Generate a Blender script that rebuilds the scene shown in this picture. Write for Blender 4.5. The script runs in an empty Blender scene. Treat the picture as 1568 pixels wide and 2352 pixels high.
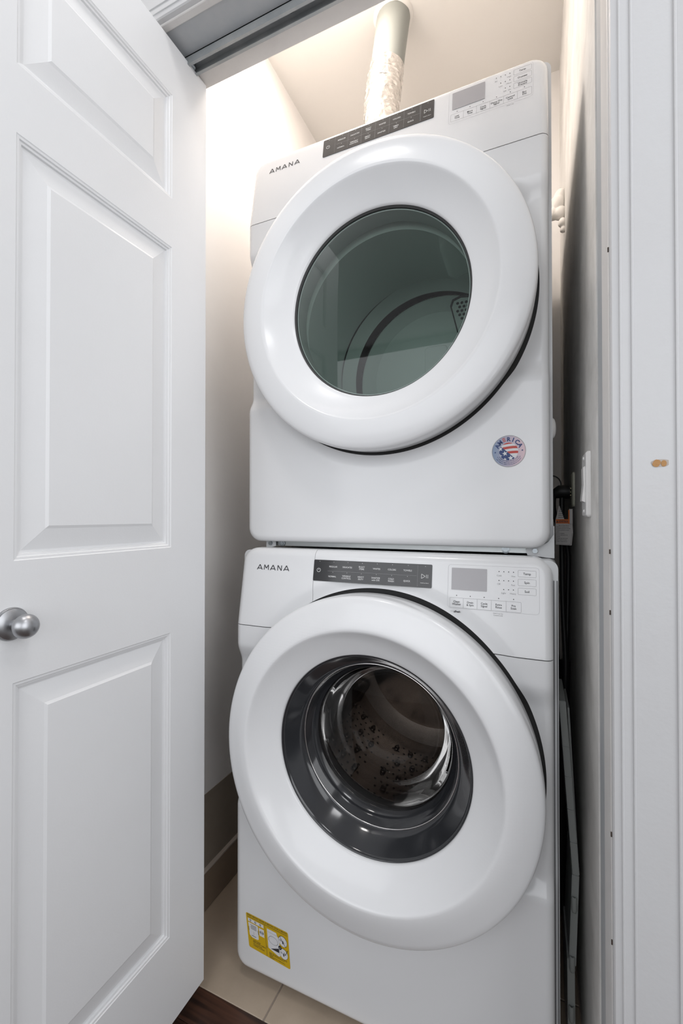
import bpy, bmesh, math, random
from math import sin, cos, pi, sqrt, radians, atan2, hypot
from mathutils import Vector, Matrix, noise, geometry

H = 1.095            # eye height above the closet floor; meshes are written relative to eye height
random.seed(7)
S = bpy.context.scene
COL = S.collection

# ------------------------------------------------------------------ camera
cam_d = bpy.data.cameras.new('camera')
cam = bpy.data.objects.new('camera', cam_d); COL.objects.link(cam)
cam.location = (0, 0, H)
cam.rotation_euler = (radians(90.52), 0, radians(23.65))
cam_d.sensor_fit = 'VERTICAL'; cam_d.sensor_height = 36; cam_d.lens = 36 * 1005 / 2352
cam_d.clip_start = 0.01
S.camera = cam

# ------------------------------------------------------------------ world, lights, exposure
w = bpy.data.worlds.new('world'); S.world = w; w.use_nodes = True
w.node_tree.nodes['Background'].inputs[0].default_value = (0.8, 0.85, 0.9, 1)
w.node_tree.nodes['Background'].inputs[1].default_value = 0.3
S.view_settings.view_transform = 'Standard'; S.view_settings.look = 'None'
S.view_settings.exposure = -0.07; S.view_settings.gamma = 1.0; S.view_settings.use_curve_mapping = False

def area(name, loc, rot, sx, sy, power, col):
    d = bpy.data.lights.new(name, 'AREA'); d.shape = 'RECTANGLE'; d.size = sx; d.size_y = sy
    d.energy = power; d.color = col
    o = bpy.data.objects.new(name, d); o.location = (loc[0], loc[1], loc[2] + H); o.rotation_euler = rot
    COL.objects.link(o); return o
def point(name, loc, r, power, col):
    d = bpy.data.lights.new(name, 'POINT'); d.shadow_soft_size = r; d.energy = power; d.color = col
    o = bpy.data.objects.new(name, d); o.location = (loc[0], loc[1], loc[2] + H); COL.objects.link(o); return o
area('hall_ceiling_lamp', (-0.52, 0.24, 1.58), (0, 0, 0), 0.22, 0.22, 4.5, (1.0, 0.97, 0.94))
area('hall_ceiling_lamp_right', (0.75, 0.10, 1.58), (0, 0, 0), 0.45, 0.45, 6, (0.98, 0.98, 1.0))
area('hall_window_fill', (-0.4, -2.25, 0.65), (radians(90), 0, radians(0)), 3.2, 1.7, 40, (0.94, 0.965, 1.0))  # guessed rear window, widened into a broad fill; no opening is modelled
area('door_side_fill', (1.28, -0.55, 0.42), (0, radians(90), 0), 1.6, 1.5, 19, (0.95, 0.97, 1.0))  # added fill that brightens the door leaf; this wall has no window
area('closet_ceiling_lamp', (-0.54, 1.02, 1.585), (0, 0, 0), 0.24, 0.24, 7.8, (1.0, 0.90, 0.82))
point('closet_lamp_glow', (-0.50, 1.06, 1.50), 0.06, 2.9, (1.0, 0.88, 0.78))

# ------------------------------------------------------------------ materials
def mat(name, col, rough=0.5, metal=0.0, coat=0.0, bump=0.0, bscale=200, trans=0.0, ior=1.45,
        spot=None, spot_scale=3.0, spot_amt=0.5, spec=0.5):
    m = bpy.data.materials.new(name); m.use_nodes = True
    nt = m.node_tree; b = nt.nodes['Principled BSDF']
    b.inputs['Base Color'].default_value = (*col, 1); b.inputs['Roughness'].default_value = rough
    b.inputs['Metallic'].default_value = metal; b.inputs['Coat Weight'].default_value = coat
    b.inputs['Coat Roughness'].default_value = 0.08
    b.inputs['Transmission Weight'].default_value = trans; b.inputs['IOR'].default_value = ior
    b.inputs['Specular IOR Level'].default_value = spec
    tc = nt.nodes.new('ShaderNodeTexCoord')
    if spot is not None:
        n = nt.nodes.new('ShaderNodeTexNoise'); n.inputs['Scale'].default_value = spot_scale; n.inputs['Detail'].default_value = 6
        n.inputs['Roughness'].default_value = 0.65
        r = nt.nodes.new('ShaderNodeMapRange'); r.inputs[1].default_value = 0.42; r.inputs[2].default_value = 0.72
        r.inputs[4].default_value = spot_amt
        mx = nt.nodes.new('ShaderNodeMix'); mx.data_type = 'RGBA'
        mx.inputs['A'].default_value = (*col, 1); mx.inputs['B'].default_value = (*spot, 1)
        nt.links.new(tc.outputs['Object'], n.inputs['Vector']); nt.links.new(n.outputs['Fac'], r.inputs[0])
        nt.links.new(r.outputs[0], mx.inputs['Factor']); nt.links.new(mx.outputs['Result'], b.inputs['Base Color'])
    if bump > 0:
        n = nt.nodes.new('ShaderNodeTexNoise'); n.inputs['Scale'].default_value = bscale; n.inputs['Detail'].default_value = 3
        bp = nt.nodes.new('ShaderNodeBump'); bp.inputs['Strength'].default_value = bump; bp.inputs['Distance'].default_value = 0.002
        nt.links.new(tc.outputs['Object'], n.inputs['Vector']); nt.links.new(n.outputs['Fac'], bp.inputs['Height'])
        nt.links.new(bp.outputs[0], b.inputs['Normal'])
    return m

M = {}
M['enamel'] = mat('white_enamel', (0.76, 0.765, 0.775), 0.22, coat=0.2)
M['console'] = mat('white_console_plastic', (0.75, 0.755, 0.765), 0.25, coat=0.2)
M['cab'] = mat('white_cabinet_steel', (0.62, 0.63, 0.64), 0.3)
M['black_panel'] = mat('black_touch_panel', (0.018, 0.018, 0.02), 0.16, coat=0.3)
M['print_w'] = mat('pale_print', (0.72, 0.72, 0.72), 0.5)
M['print_k'] = mat('dark_print', (0.03, 0.03, 0.035), 0.5)
M['print_g'] = mat('grey_print', (0.33, 0.33, 0.34), 0.5)
M['print_l'] = mat('faint_line_print', (0.5, 0.5, 0.52), 0.5)
M['display'] = mat('grey_display_window', (0.40, 0.39, 0.405), 0.3)
M['bezel'] = mat('smoked_black_ring', (0.022, 0.023, 0.026), 0.12, coat=0.5)
M['chrome'] = mat('chrome', (0.75, 0.73, 0.72), 0.12, metal=1)
M['gasket'] = mat('grey_rubber_gasket', (0.10, 0.10, 0.105), 0.5)
M['gasket_dark'] = mat('dark_rubber', (0.035, 0.035, 0.035), 0.6)
M['steel'] = mat('drum_steel', (0.34, 0.30, 0.27), 0.27, metal=1, bump=0.06, bscale=12)
M['hole'] = mat('drum_hole_dark', (0.004, 0.004, 0.004), 0.6)
M['drum_grey'] = mat('grey_dryer_drum', (0.64, 0.71, 0.68), 0.4, bump=0.06, bscale=12)
M['frame_grey'] = mat('grey_window_frame', (0.34, 0.38, 0.36), 0.5)
M['drum_seam'] = mat('drum_felt_seam', (0.06, 0.06, 0.06), 0.8)
M['zinc'] = mat('zinc_steel', (0.42, 0.44, 0.44), 0.35, metal=0.9, bump=0.1, bscale=60)
M['bolt'] = mat('bolt_steel', (0.35, 0.38, 0.40), 0.3, metal=1)
M['dark'] = mat('dark_liner', (0.02, 0.02, 0.02), 0.7)
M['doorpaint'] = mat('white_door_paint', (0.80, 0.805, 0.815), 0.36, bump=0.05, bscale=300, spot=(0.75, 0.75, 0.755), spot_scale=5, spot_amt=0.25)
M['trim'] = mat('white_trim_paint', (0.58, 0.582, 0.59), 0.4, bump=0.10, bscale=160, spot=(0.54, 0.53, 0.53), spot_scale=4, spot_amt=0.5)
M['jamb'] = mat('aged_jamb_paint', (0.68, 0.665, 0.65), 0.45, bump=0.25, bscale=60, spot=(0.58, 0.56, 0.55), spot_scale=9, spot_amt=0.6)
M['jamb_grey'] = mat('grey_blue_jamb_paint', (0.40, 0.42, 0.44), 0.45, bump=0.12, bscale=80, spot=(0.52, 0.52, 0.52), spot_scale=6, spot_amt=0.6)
M['closet'] = mat('closet_wall_paint', (0.84, 0.82, 0.80), 0.75, bump=0.12, bscale=50, spot=(0.77, 0.745, 0.72), spot_scale=2.5, spot_amt=0.4)
M['scuffed'] = mat('scuffed_wall_paint', (0.74, 0.725, 0.70), 0.7, bump=0.15, bscale=40, spot=(0.40, 0.385, 0.36), spot_scale=7, spot_amt=0.55)
M['tan'] = mat('unpainted_tan_wall', (0.30, 0.255, 0.205), 0.8, bump=0.1, bscale=60, spot=(0.23, 0.19, 0.15), spot_scale=8, spot_amt=0.5)
M['ceil'] = mat('closet_ceiling_paint', (0.78, 0.76, 0.73), 0.8, bump=0.05, bscale=60, spot=(0.73, 0.70, 0.665), spot_scale=2, spot_amt=0.4)
M['hall'] = mat('hall_wall_paint', (0.62, 0.62, 0.62), 0.8)
M['track'] = mat('painted_metal_track', (0.34, 0.36, 0.37), 0.4, metal=0.35, bump=0.1, bscale=90, spot=(0.50, 0.50, 0.49), spot_scale=14, spot_amt=0.6)
M['nickel'] = mat('satin_nickel', (0.42, 0.425, 0.44), 0.37, metal=1)
M['pvc'] = mat('grey_duct_pipe', (0.30, 0.315, 0.295), 0.5, bump=0.08, bscale=40)
M['caulk'] = mat('white_caulk', (0.78, 0.76, 0.73), 0.7, bump=0.4, bscale=60)
M['foam'] = mat('white_spray_foam', (0.78, 0.75, 0.71), 0.7, bump=0.3, bscale=70)
M['cord'] = mat('black_cord_rubber', (0.012, 0.012, 0.013), 0.45)
M['plastic_white'] = mat('white_switch_plastic', (0.80, 0.79, 0.78), 0.28)
M['ivory'] = mat('ivory_outlet_plastic', (0.50, 0.50, 0.40), 0.35)
M['brass'] = mat('brass_prong', (0.8, 0.7, 0.4), 0.25, metal=1)
M['paper'] = mat('tag_paper', (0.55, 0.53, 0.52), 0.6)
M['orange'] = mat('orange_print', (0.62, 0.14, 0.02), 0.6)
M['grey_plastic'] = mat('grey_translucent_plastic', (0.34, 0.36, 0.35), 0.35, bump=0.05, bscale=30)
M['yellow'] = mat('yellow_label', (0.62, 0.40, 0.01), 0.45)
M['label_white'] = mat('label_white', (0.72, 0.72, 0.74), 0.5)
M['navy'] = mat('navy_print', (0.008, 0.035, 0.16), 0.4)
M['red'] = mat('red_print', (0.50, 0.045, 0.03), 0.4)
M['chipwood'] = mat('bare_wood_chip', (0.42, 0.22, 0.08), 0.6, bump=0.3, bscale=200)
M['chippale'] = mat('pale_putty_chip', (0.44, 0.38, 0.34), 0.6)
M['speck'] = mat('dark_speck', (0.07, 0.05, 0.04), 0.6)

def foil_mat():
    m = mat('aluminium_foil', (0.86, 0.83, 0.80), 0.16, metal=0.9)
    nt = m.node_tree; b = nt.nodes['Principled BSDF']; tc = nt.nodes['Texture Coordinate']
    v = nt.nodes.new('ShaderNodeTexVoronoi'); v.inputs['Scale'].default_value = 55
    n = nt.nodes.new('ShaderNodeTexNoise'); n.inputs['Scale'].default_value = 28; n.inputs['Detail'].default_value = 4; n.inputs['Distortion'].default_value = 1.5
    mx = nt.nodes.new('ShaderNodeMath'); mx.operation = 'ADD'
    bp = nt.nodes.new('ShaderNodeBump'); bp.inputs['Strength'].default_value = 0.7; bp.inputs['Distance'].default_value = 0.006
    nt.links.new(tc.outputs['Object'], v.inputs[0]); nt.links.new(tc.outputs['Object'], n.inputs[0])
    nt.links.new(v.outputs['Distance'], mx.inputs[0]); nt.links.new(n.outputs['Fac'], mx.inputs[1])
    nt.links.new(mx.outputs[0], bp.inputs['Height']); nt.links.new(bp.outputs[0], b.inputs['Normal'])
    return m
M['foil'] = foil_mat()

def glass_mat(name, tint, refl_rough=0.02, ior=1.45):
    m = bpy.data.materials.new(name); m.use_nodes = True; nt = m.node_tree
    for n in list(nt.nodes):
        if n.type == 'BSDF_PRINCIPLED': nt.nodes.remove(n)
    out = nt.nodes['Material Output']
    t = nt.nodes.new('ShaderNodeBsdfTransparent'); t.inputs[0].default_value = (*tint, 1)
    g = nt.nodes.new('ShaderNodeBsdfGlossy'); g.inputs['Roughness'].default_value = refl_rough
    f = nt.nodes.new('ShaderNodeFresnel'); f.inputs[0].default_value = ior
    mx = nt.nodes.new('ShaderNodeMixShader')
    nt.links.new(f.outputs[0], mx.inputs[0]); nt.links.new(t.outputs[0], mx.inputs[1]); nt.links.new(g.outputs[0], mx.inputs[2])
    nt.links.new(mx.outputs[0], out.inputs[0])
    return m
M['glass_dryer'] = glass_mat('tinted_dryer_glass', (0.60, 0.67, 0.64))
M['glass_washer'] = glass_mat('clear_washer_glass', (0.72, 0.71, 0.70), ior=1.27)

def wood_mat():
    m = mat('dark_floor_wood', (0.05, 0.025, 0.015), 0.4, coat=0.1)
    nt = m.node_tree; b = nt.nodes['Principled BSDF']; tc = nt.nodes['Texture Coordinate']
    mp = nt.nodes.new('ShaderNodeMapping'); mp.inputs['Scale'].default_value = (4, 60, 4)
    n = nt.nodes.new('ShaderNodeTexNoise'); n.inputs['Scale'].default_value = 1.4; n.inputs['Detail'].default_value = 7; n.inputs['Distortion'].default_value = 0.8
    cr = nt.nodes.new('ShaderNodeValToRGB')
    cr.color_ramp.elements[0].position = 0.3; cr.color_ramp.elements[0].color = (0.016, 0.008, 0.006, 1)
    cr.color_ramp.elements[1].position = 0.75; cr.color_ramp.elements[1].color = (0.095, 0.042, 0.026, 1)
    nt.links.new(tc.outputs['Object'], mp.inputs[0]); nt.links.new(mp.outputs[0], n.inputs[0])
    nt.links.new(n.outputs['Fac'], cr.inputs[0]); nt.links.new(cr.outputs[0], b.inputs['Base Color'])
    return m
M['wood'] = wood_mat()
M['tile'] = mat('beige_floor_tile', (0.47, 0.385, 0.30), 0.4, bump=0.06, bscale=40, spot=(0.36, 0.29, 0.22), spot_scale=6, spot_amt=0.6)
M['grout'] = mat('floor_grout', (0.30, 0.25, 0.21), 0.9, bump=0.3, bscale=200)
M['basetile'] = mat('brown_base_tile', (0.27, 0.205, 0.15), 0.45, bump=0.06, bscale=40, spot=(0.19, 0.14, 0.10), spot_scale=6, spot_amt=0.6)
M['caulktop'] = mat('pale_tile_edge', (0.52, 0.46, 0.41), 0.6, bump=0.3, bscale=150)

def sticker_bg():
    m = mat('iridescent_grey_sticker', (0.3, 0.33, 0.38), 0.3, metal=0.2)
    nt = m.node_tree; b = nt.nodes['Principled BSDF']; tc = nt.nodes['Texture Coordinate']
    sx = nt.nodes.new('ShaderNodeSeparateXYZ'); mr = nt.nodes.new('ShaderNodeMapRange')
    mr.inputs[1].default_value = -0.07; mr.inputs[2].default_value = -0.01
    cr = nt.nodes.new('ShaderNodeValToRGB')
    cr.color_ramp.elements[0].color = (0.16, 0.21, 0.30, 1); cr.color_ramp.elements[1].color = (0.50, 0.36, 0.38, 1)
    nt.links.new(tc.outputs['Object'], sx.inputs[0]); nt.links.new(sx.outputs[0], mr.inputs[0])
    nt.links.new(mr.outputs[0], cr.inputs[0]); nt.links.new(cr.outputs[0], b.inputs['Base Color'])
    return m
M['sticker'] = sticker_bg()

# ------------------------------------------------------------------ helpers
def obj(name, bm, m, parent=None, smooth=None, mats=None):
    """link bm as one mesh object; coordinates are eye-relative, shifted up by H"""
    me = bpy.data.meshes.new(name)
    for v in bm.verts: v.co.z += H
    bmesh.ops.recalc_face_normals(bm, faces=bm.faces)
    bm.to_mesh(me); bm.free()
    for mm in (mats or [m]): me.materials.append(M[mm])
    o = bpy.data.objects.new(name, me); COL.objects.link(o)
    if parent is not None:
        o.parent = parent
        if parent.type == 'EMPTY': o.location = -Vector(parent.location)
    if smooth is not None:
        for p in me.polygons: p.use_smooth = True
        me.set_sharp_from_angle(angle=radians(smooth))
    return o
def empty(name, label, cat, loc, group=None, kind=None):
    o = bpy.data.objects.new(name, None); COL.objects.link(o)
    o.location = (loc[0], loc[1], loc[2] + H); o.empty_display_size = 0.05
    return tag(o, label, cat, group, kind)
def tag(o, label=None, cat=None, group=None, kind=None):
    if label: o['label'] = label
    if cat: o['category'] = cat
    if group: o['group'] = group
    if kind: o['kind'] = kind
    return o
def box(bm, x0, x1, y0, y1, z0, z1, bev=0.0, seg=2):
    vs = [bm.verts.new((x, y, z)) for x in (x0, x1) for y in (y0, y1) for z in (z0, z1)]
    fs = [(0,1,3,2),(4,6,7,5),(0,4,5,1),(2,3,7,6),(0,2,6,4),(1,5,7,3)]
    faces = [bm.faces.new([vs[i] for i in f]) for f in fs]
    if bev > 0:
        es = {e for f in faces for e in f.edges}
        bmesh.ops.bevel(bm, geom=list(es), offset=bev, segments=seg, profile=0.5, affect='EDGES')
    return bm
def B(*a, **k): return box(bmesh.new(), *a, **k)
def quad(bm, *pts):
    return bm.faces.new([bm.verts.new(p) for p in pts])
def lathe(cx, cz, prof, n=128, closed_in=False, aspect=1.0, bm=None, warp=None):
    """prof: list of (r, y) revolved about the y axis through (cx, cz)"""
    bm = bm or bmesh.new(); rings = []
    for r, y in prof:
        if warp: cz, aspect, dy = warp(r); y += dy
        if r < 1e-6: rings.append([bm.verts.new((cx, y, cz))])
        else: rings.append([bm.verts.new((cx + r*cos(2*pi*i/n), y, cz + aspect*r*sin(2*pi*i/n))) for i in range(n)])
    for a, b in zip(rings, rings[1:]):
        for i in range(n):
            j = (i+1) % n
            if len(a) == 1 and len(b) == 1: continue
            if len(a) == 1: bm.faces.new((a[0], b[i], b[j]))
            elif len(b) == 1: bm.faces.new((a[i], a[j], b[0]))
            else: bm.faces.new((a[i], a[j], b[j], b[i]))
    return bm
def tube(pts, r, n=12, bm=None, rf=None):
    """tube along a polyline; r radius or list; rf(i, ang) radial factor"""
    bm = bm or bmesh.new(); P = [Vector(p) for p in pts]; rings = []
    up = Vector((0.3, 1, 0.1)).normalized(); prev = None
    for i, p in enumerate(P):
        t = (P[min(i+1, len(P)-1)] - P[max(i-1, 0)]).normalized()
        if prev is None: nrm = (up - t*up.dot(t)).normalized()
        else: nrm = (prev - t*prev.dot(t)).normalized()
        prev = nrm; bn = t.cross(nrm)
        rr = r[i] if isinstance(r, (list, tuple)) else r
        rings.append([bm.verts.new(p + (nrm*cos(2*pi*k/n) + bn*sin(2*pi*k/n)) * rr * (rf(i, 2*pi*k/n) if rf else 1)) for k in range(n)])
    for a, b in zip(rings, rings[1:]):
        for k in range(n): bm.faces.new((a[k], a[(k+1) % n], b[(k+1) % n], b[k]))
    bm.faces.new(rings[0][::-1]); bm.faces.new(rings[-1])
    return bm
def bez(pts, n=10):
    """Catmull-Rom through pts"""
    P = [Vector(p) for p in pts]; P = [2*P[0]-P[1]] + P + [2*P[-1]-P[-2]]; out = []
    for i in range(1, len(P)-2):
        for k in range(n):
            t = k/n; a, b, c, d = P[i-1:i+3]
            out.append(0.5*((2*b) + (c-a)*t + (2*a-5*b+4*c-d)*t*t + (3*b-a-3*c+d)*t**3))
    out.append(P[-2]); return out
def sm(a, b, x):
    t = min(1, max(0, (x-a)/(b-a))); return t*t*(3-2*t)

# 2-D print kit: polygons in (u, v) put on a surface by a mapping
class Print:
    def __init__(s, mp, mats): s.bm = bmesh.new(); s.mp = mp; s.mats = mats
    def poly(s, pts, m=None, lay=0):
        if len(pts) < 3: return
        tri = geometry.tessellate_polygon([[Vector((p[0], p[1], 0)) for p in pts]])
        vs = [s.bm.verts.new(s.mp(p[0], p[1], lay)) for p in pts]
        for t in tri:
            try:
                f = s.bm.faces.new([vs[i] for i in t]); f.material_index = s.mats.index(m) if m else 0
            except ValueError: pass
    def rect(s, u0, v0, u1, v1, m=None, lay=0): s.poly([(u0, v0), (u1, v0), (u1, v1), (u0, v1)], m, lay)
    def line(s, a, b, w, m=None, lay=0):
        d = hypot(b[0]-a[0], b[1]-a[1]) or 1; nx, ny = -(b[1]-a[1])/d*w/2, (b[0]-a[0])/d*w/2
        s.poly([(a[0]+nx, a[1]+ny), (b[0]+nx, b[1]+ny), (b[0]-nx, b[1]-ny), (a[0]-nx, a[1]-ny)], m, lay)
    def disc(s, u, v, r, m=None, lay=0, n=20, asp=1): s.poly([(u+r*cos(2*pi*i/n), v+asp*r*sin(2*pi*i/n)) for i in range(n)], m, lay)
    def ring(s, u, v, r, w, m=None, lay=0, n=32, a0=0, a1=2*pi):
        for i in range(n):
            p, q = a0+(a1-a0)*i/n, a0+(a1-a0)*(i+1)/n
            s.poly([(u+(r-w/2)*cos(p), v+(r-w/2)*sin(p)), (u+(r+w/2)*cos(p), v+(r+w/2)*sin(p)), (u+(r+w/2)*cos(q), v+(r+w/2)*sin(q)), (u+(r-w/2)*cos(q), v+(r-w/2)*sin(q))], m, lay)
    def rrect(s, u0, v0, u1, v1, r, w, m=None, lay=0):
        P = rr_pts(u0, v0, u1, v1, r)
        for a, b in zip(P, P[1:]+P[:1]): s.line(a, b, w, m, lay)
    def text(s, txt, u, v, h, m=None, lay=0, align='CENTER', sx=1.0, bold=0.0, space=1.0, place=None, fit=None):
        vs, ts = text_mesh(txt, align, space, bold)
        k = h/0.70
        if fit: sx = min(sx, fit/((max(p[0] for p in vs)-min(p[0] for p in vs))*k))
        base = [s.bm.verts.new(s.mp(*(place(x*k*sx, y*k) if place else (u+x*k*sx, v+y*k-h/2)), lay)) for x, y in vs]
        for t in ts:
            try:
                f = s.bm.faces.new([base[i] for i in t]); f.material_index = s.mats.index(m) if m else 0
            except ValueError: pass
    def make(s, name, parent): return obj(name, s.bm, None, parent, mats=s.mats)
def rr_pts(u0, v0, u1, v1, r, n=5):
    out = []
    for cx, cy, a in ((u1-r, v1-r, 0), (u0+r, v1-r, 90), (u0+r, v0+r, 180), (u1-r, v0+r, 270)):
        for i in range(n+1):
            t = radians(a+90*i/n); out.append((cx+r*cos(t), cy+r*sin(t)))
    return out
_tc = {}
def text_mesh(txt, align='CENTER', space=1.0, bold=0.0):
    key = (txt, align, space, bold)
    if key in _tc: return _tc[key]
    c = bpy.data.curves.new('t', 'FONT'); c.body = txt; c.align_x = align; c.space_character = space
    c.offset = bold; c.resolution_u = 3; c.size = 1
    o = bpy.data.objects.new('t', c); COL.objects.link(o)
    dg = bpy.context.evaluated_depsgraph_get(); me = o.evaluated_get(dg).to_mesh()
    me.calc_loop_triangles()
    r = ([(v.co.x, v.co.y) for v in me.vertices], [tuple(t.vertices) for t in me.loop_triangles])
    o.evaluated_get(dg).to_mesh_clear(); bpy.data.objects.remove(o); bpy.data.curves.remove(c)
    _tc[key] = r; return r

# ================================================================== SETTING
FZ = -H
WL, WR, BY, CZ = -0.847, 0.092, 1.744, 1.606     # closet left wall, right wall, back wall, ceiling
Y0, Y1 = 0.67, 0.805                              # jamb front and back
HZ = 1.012                                        # head soffit
OL = -0.735                                       # left side of the opening

o = obj('wall_left', B(WL-0.1, WL, Y1, BY+0.1, FZ-0.05, CZ), 'closet'); tag(o, kind='structure')
bm = B(WL, WL+0.0015, Y1, BY, FZ, -0.782); t_ = obj('bare_strip', bm, 'tan', o)
o = obj('wall_back', B(WL-0.1, WR+0.1, BY, BY+0.1, FZ-0.05, CZ), 'closet'); tag(o, kind='structure')
# the right wall; its near strip is a touch proud where old paint and plaster end
o = obj('wall_right', B(WR, WR+0.12, 0.79, BY+0.1, FZ-0.05, CZ), 'scuffed'); tag(o, kind='structure')
o = obj('ceiling', B(WL-0.1, WR+0.1, Y1-0.02, BY+0.1, CZ, CZ+0.08), 'ceil'); tag(o, kind='structure')
# floor under the closet: grout bed with tiles as parts
fl = obj('floor', B(WL-0.1, WR+0.1, 0.8112, BY+0.1, FZ-0.06, FZ-0.002), 'grout'); tag(fl, kind='structure')
xs = [-0.847, -0.541, -0.236, 0.069, 0.092]; ys = [0.811, 1.116, 1.421, BY]
for i in range(4):
    for j in range(3):
        obj('tile', B(xs[i]+0.002, xs[i+1]-0.002, ys[j]+(0.002 if j else 0), ys[j+1]-0.002, FZ-0.012, FZ, bev=0.0012, seg=1), 'tile', fl)
# tile skirting on the left wall
bb = obj('baseboard_left', B(WL, WL+0.004, Y1, BY, FZ, FZ+0.105), 'grout'); tag(bb, kind='structure')
for j in range(3):
    obj('tile', B(WL+0.002, WL+0.012, ys[j]+0.001, ys[j+1]-0.001, FZ+0.001, FZ+0.104, bev=0.001, seg=1), 'basetile', bb)
obj('tile_edge', B(WL, WL+0.0125, Y1, BY, FZ+0.104, FZ+0.110, bev=0.001, seg=1), 'caulktop', bb)

# hall: room that the photograph is taken from
hf = obj('floor_hall', B(-2.3, 1.3, -2.3, 0.8108, FZ-0.06, FZ-0.010), 'dark'); tag(hf, kind='structure')
y = 0.8115; k = 0; rnd = random.Random(3)
while y > -0.2:
    x = (-1.5, -2.0, -1.72)[k % 3]; k += 1
    while x < 1.0:
        L = 1.25
        obj('plank', B(x+0.0008, x+L-0.0008, y-0.0692, y-0.0005, FZ-0.012, FZ-0.001, bev=0.001, seg=1), 'wood', hf)
        x += L
    y -= 0.0695
o = obj('floor_hall_rear', B(-2.3, 1.3, -2.3, -0.26, FZ-0.012, FZ-0.002), 'wood'); tag(o, kind='structure')
hc = obj('ceiling_hall', B(-2.3, 1.3, -2.3, Y1, CZ, CZ+0.08), 'hall'); tag(hc, kind='structure')
for nm, a in (('wall_hall_left', (-2.4, -2.3, -2.3, 0.8)), ('wall_hall_right', (1.3, 1.4, -2.3, 0.8)), ('wall_hall_rear', (-2.4, 1.4, -2.4, -2.3))):
    o = obj(nm, B(*a, FZ-0.05, CZ), 'hall'); tag(o, kind='structure')
# wall around the closet opening (three blocks)
bm = bmesh.new()
box(bm, -2.3, OL-0.02, Y0, Y1, FZ, CZ); box(bm, WR+0.02, 1.3, Y0, 0.785, FZ, CZ); box(bm, OL-0.02, WR+0.02, Y0, Y1, HZ+0.02, CZ)
o = obj('wall_front', bm, 'hall'); tag(o, kind='structure')

# jambs and head (trim_1) with parts
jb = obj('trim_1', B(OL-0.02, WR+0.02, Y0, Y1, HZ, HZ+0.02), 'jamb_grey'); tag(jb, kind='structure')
obj('head_front_edge', B(OL, WR, Y0-0.001, 0.684, HZ-0.002, HZ+0.01, bev=0.002), 'jamb', jb)
obj('head_stop', B(OL, WR, 0.766, Y1+0.001, HZ-0.010, HZ+0.01, bev=0.002), 'jamb', jb)
obj('side_jamb', B(OL-0.02, OL, Y0, Y1, FZ, HZ), 'jamb', jb)
obj('side_jamb', B(WR, WR+0.02, Y0, 0.731, FZ, HZ, bev=0.003), 'jamb', jb)
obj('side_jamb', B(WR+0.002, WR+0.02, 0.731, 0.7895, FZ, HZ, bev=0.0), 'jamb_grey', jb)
for zz in (0.35, -0.05, -0.13, -0.42, -0.56, -0.71):      # chips and nail heads on the jamb edge
    obj('paint_chip', B(WR-0.0006, WR+0.001, 0.6695, 0.6710, zz, zz+0.006), 'speck', jb)

# casing around the opening: stepped profile boards
def casing(name, pts, along, a0, a1, parent=None, m='trim'):
    """pts: closed profile [(off, y)], off = distance out from the opening edge"""
    bm = bmesh.new()
    r0 = [bm.verts.new(along(p[0], p[1], a0(p[0]))) for p in pts]; r1 = [bm.verts.new(along(p[0], p[1], a1(p[0]))) for p in pts]
    n = len(pts)
    for i in range(n): bm.faces.new((r0[i], r0[(i+1) % n], r1[(i+1) % n], r1[i]))
    bm.faces.new(r0[::-1]); bm.faces.new(r1)
    return obj(name, bm, m, parent)
YC = 0.657
prof = [(0.0, Y0), (0.0, YC+0.004), (0.0015, YC+0.0015), (0.0088, YC), (0.0094, YC-0.0016), (0.0106, YC-0.0019), (0.0120, YC-0.0006), (0.0215, YC-0.0010), (0.0221, YC-0.0028), (0.0234, YC-0.0031), (0.0250, YC-0.0016),
        (0.0670, YC-0.0028), (0.0677, YC-0.0050), (0.0692, YC-0.0053), (0.0708, YC-0.0040), (0.084, YC-0.006), (0.090, YC-0.005), (0.091, Y0)]
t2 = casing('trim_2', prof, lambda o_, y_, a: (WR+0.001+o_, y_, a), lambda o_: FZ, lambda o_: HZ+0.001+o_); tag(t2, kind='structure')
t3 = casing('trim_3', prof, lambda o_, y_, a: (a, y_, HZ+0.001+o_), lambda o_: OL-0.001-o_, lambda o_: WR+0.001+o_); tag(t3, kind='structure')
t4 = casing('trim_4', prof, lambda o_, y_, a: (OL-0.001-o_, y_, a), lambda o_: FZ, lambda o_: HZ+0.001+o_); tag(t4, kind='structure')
# chipped patch of bare wood on the right casing, and small specks
pr = Print(lambda u, v, l: (u, YC-0.0026-0.0003*l, v), ['chippale', 'chipwood'])
pr.poly([(0.1345+0.0105+0.0098*cos(t)*(1+0.08*sin(3*t)), 0.0655+0.0052*sin(t)*(1+0.1*cos(2*t))) for t in [2*pi*i/24 for i in range(24)]], 'chippale', 0)
pr.poly([(0.1345+0.0060+0.0042*cos(t)*(1+0.2*sin(2*t)), 0.0655+0.0047*sin(t)) for t in [2*pi*i/16 for i in range(16)]], 'chipwood', 1)
pr.poly([(0.1345+0.0135+0.0030*cos(t), 0.0650+0.0040*sin(t)) for t in [2*pi*i/12 for i in range(12)]], 'chipwood', 1)
o = pr.make('paint_chip', t2); o['label'] = 'bare brown chip in the white casing paint'

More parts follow.
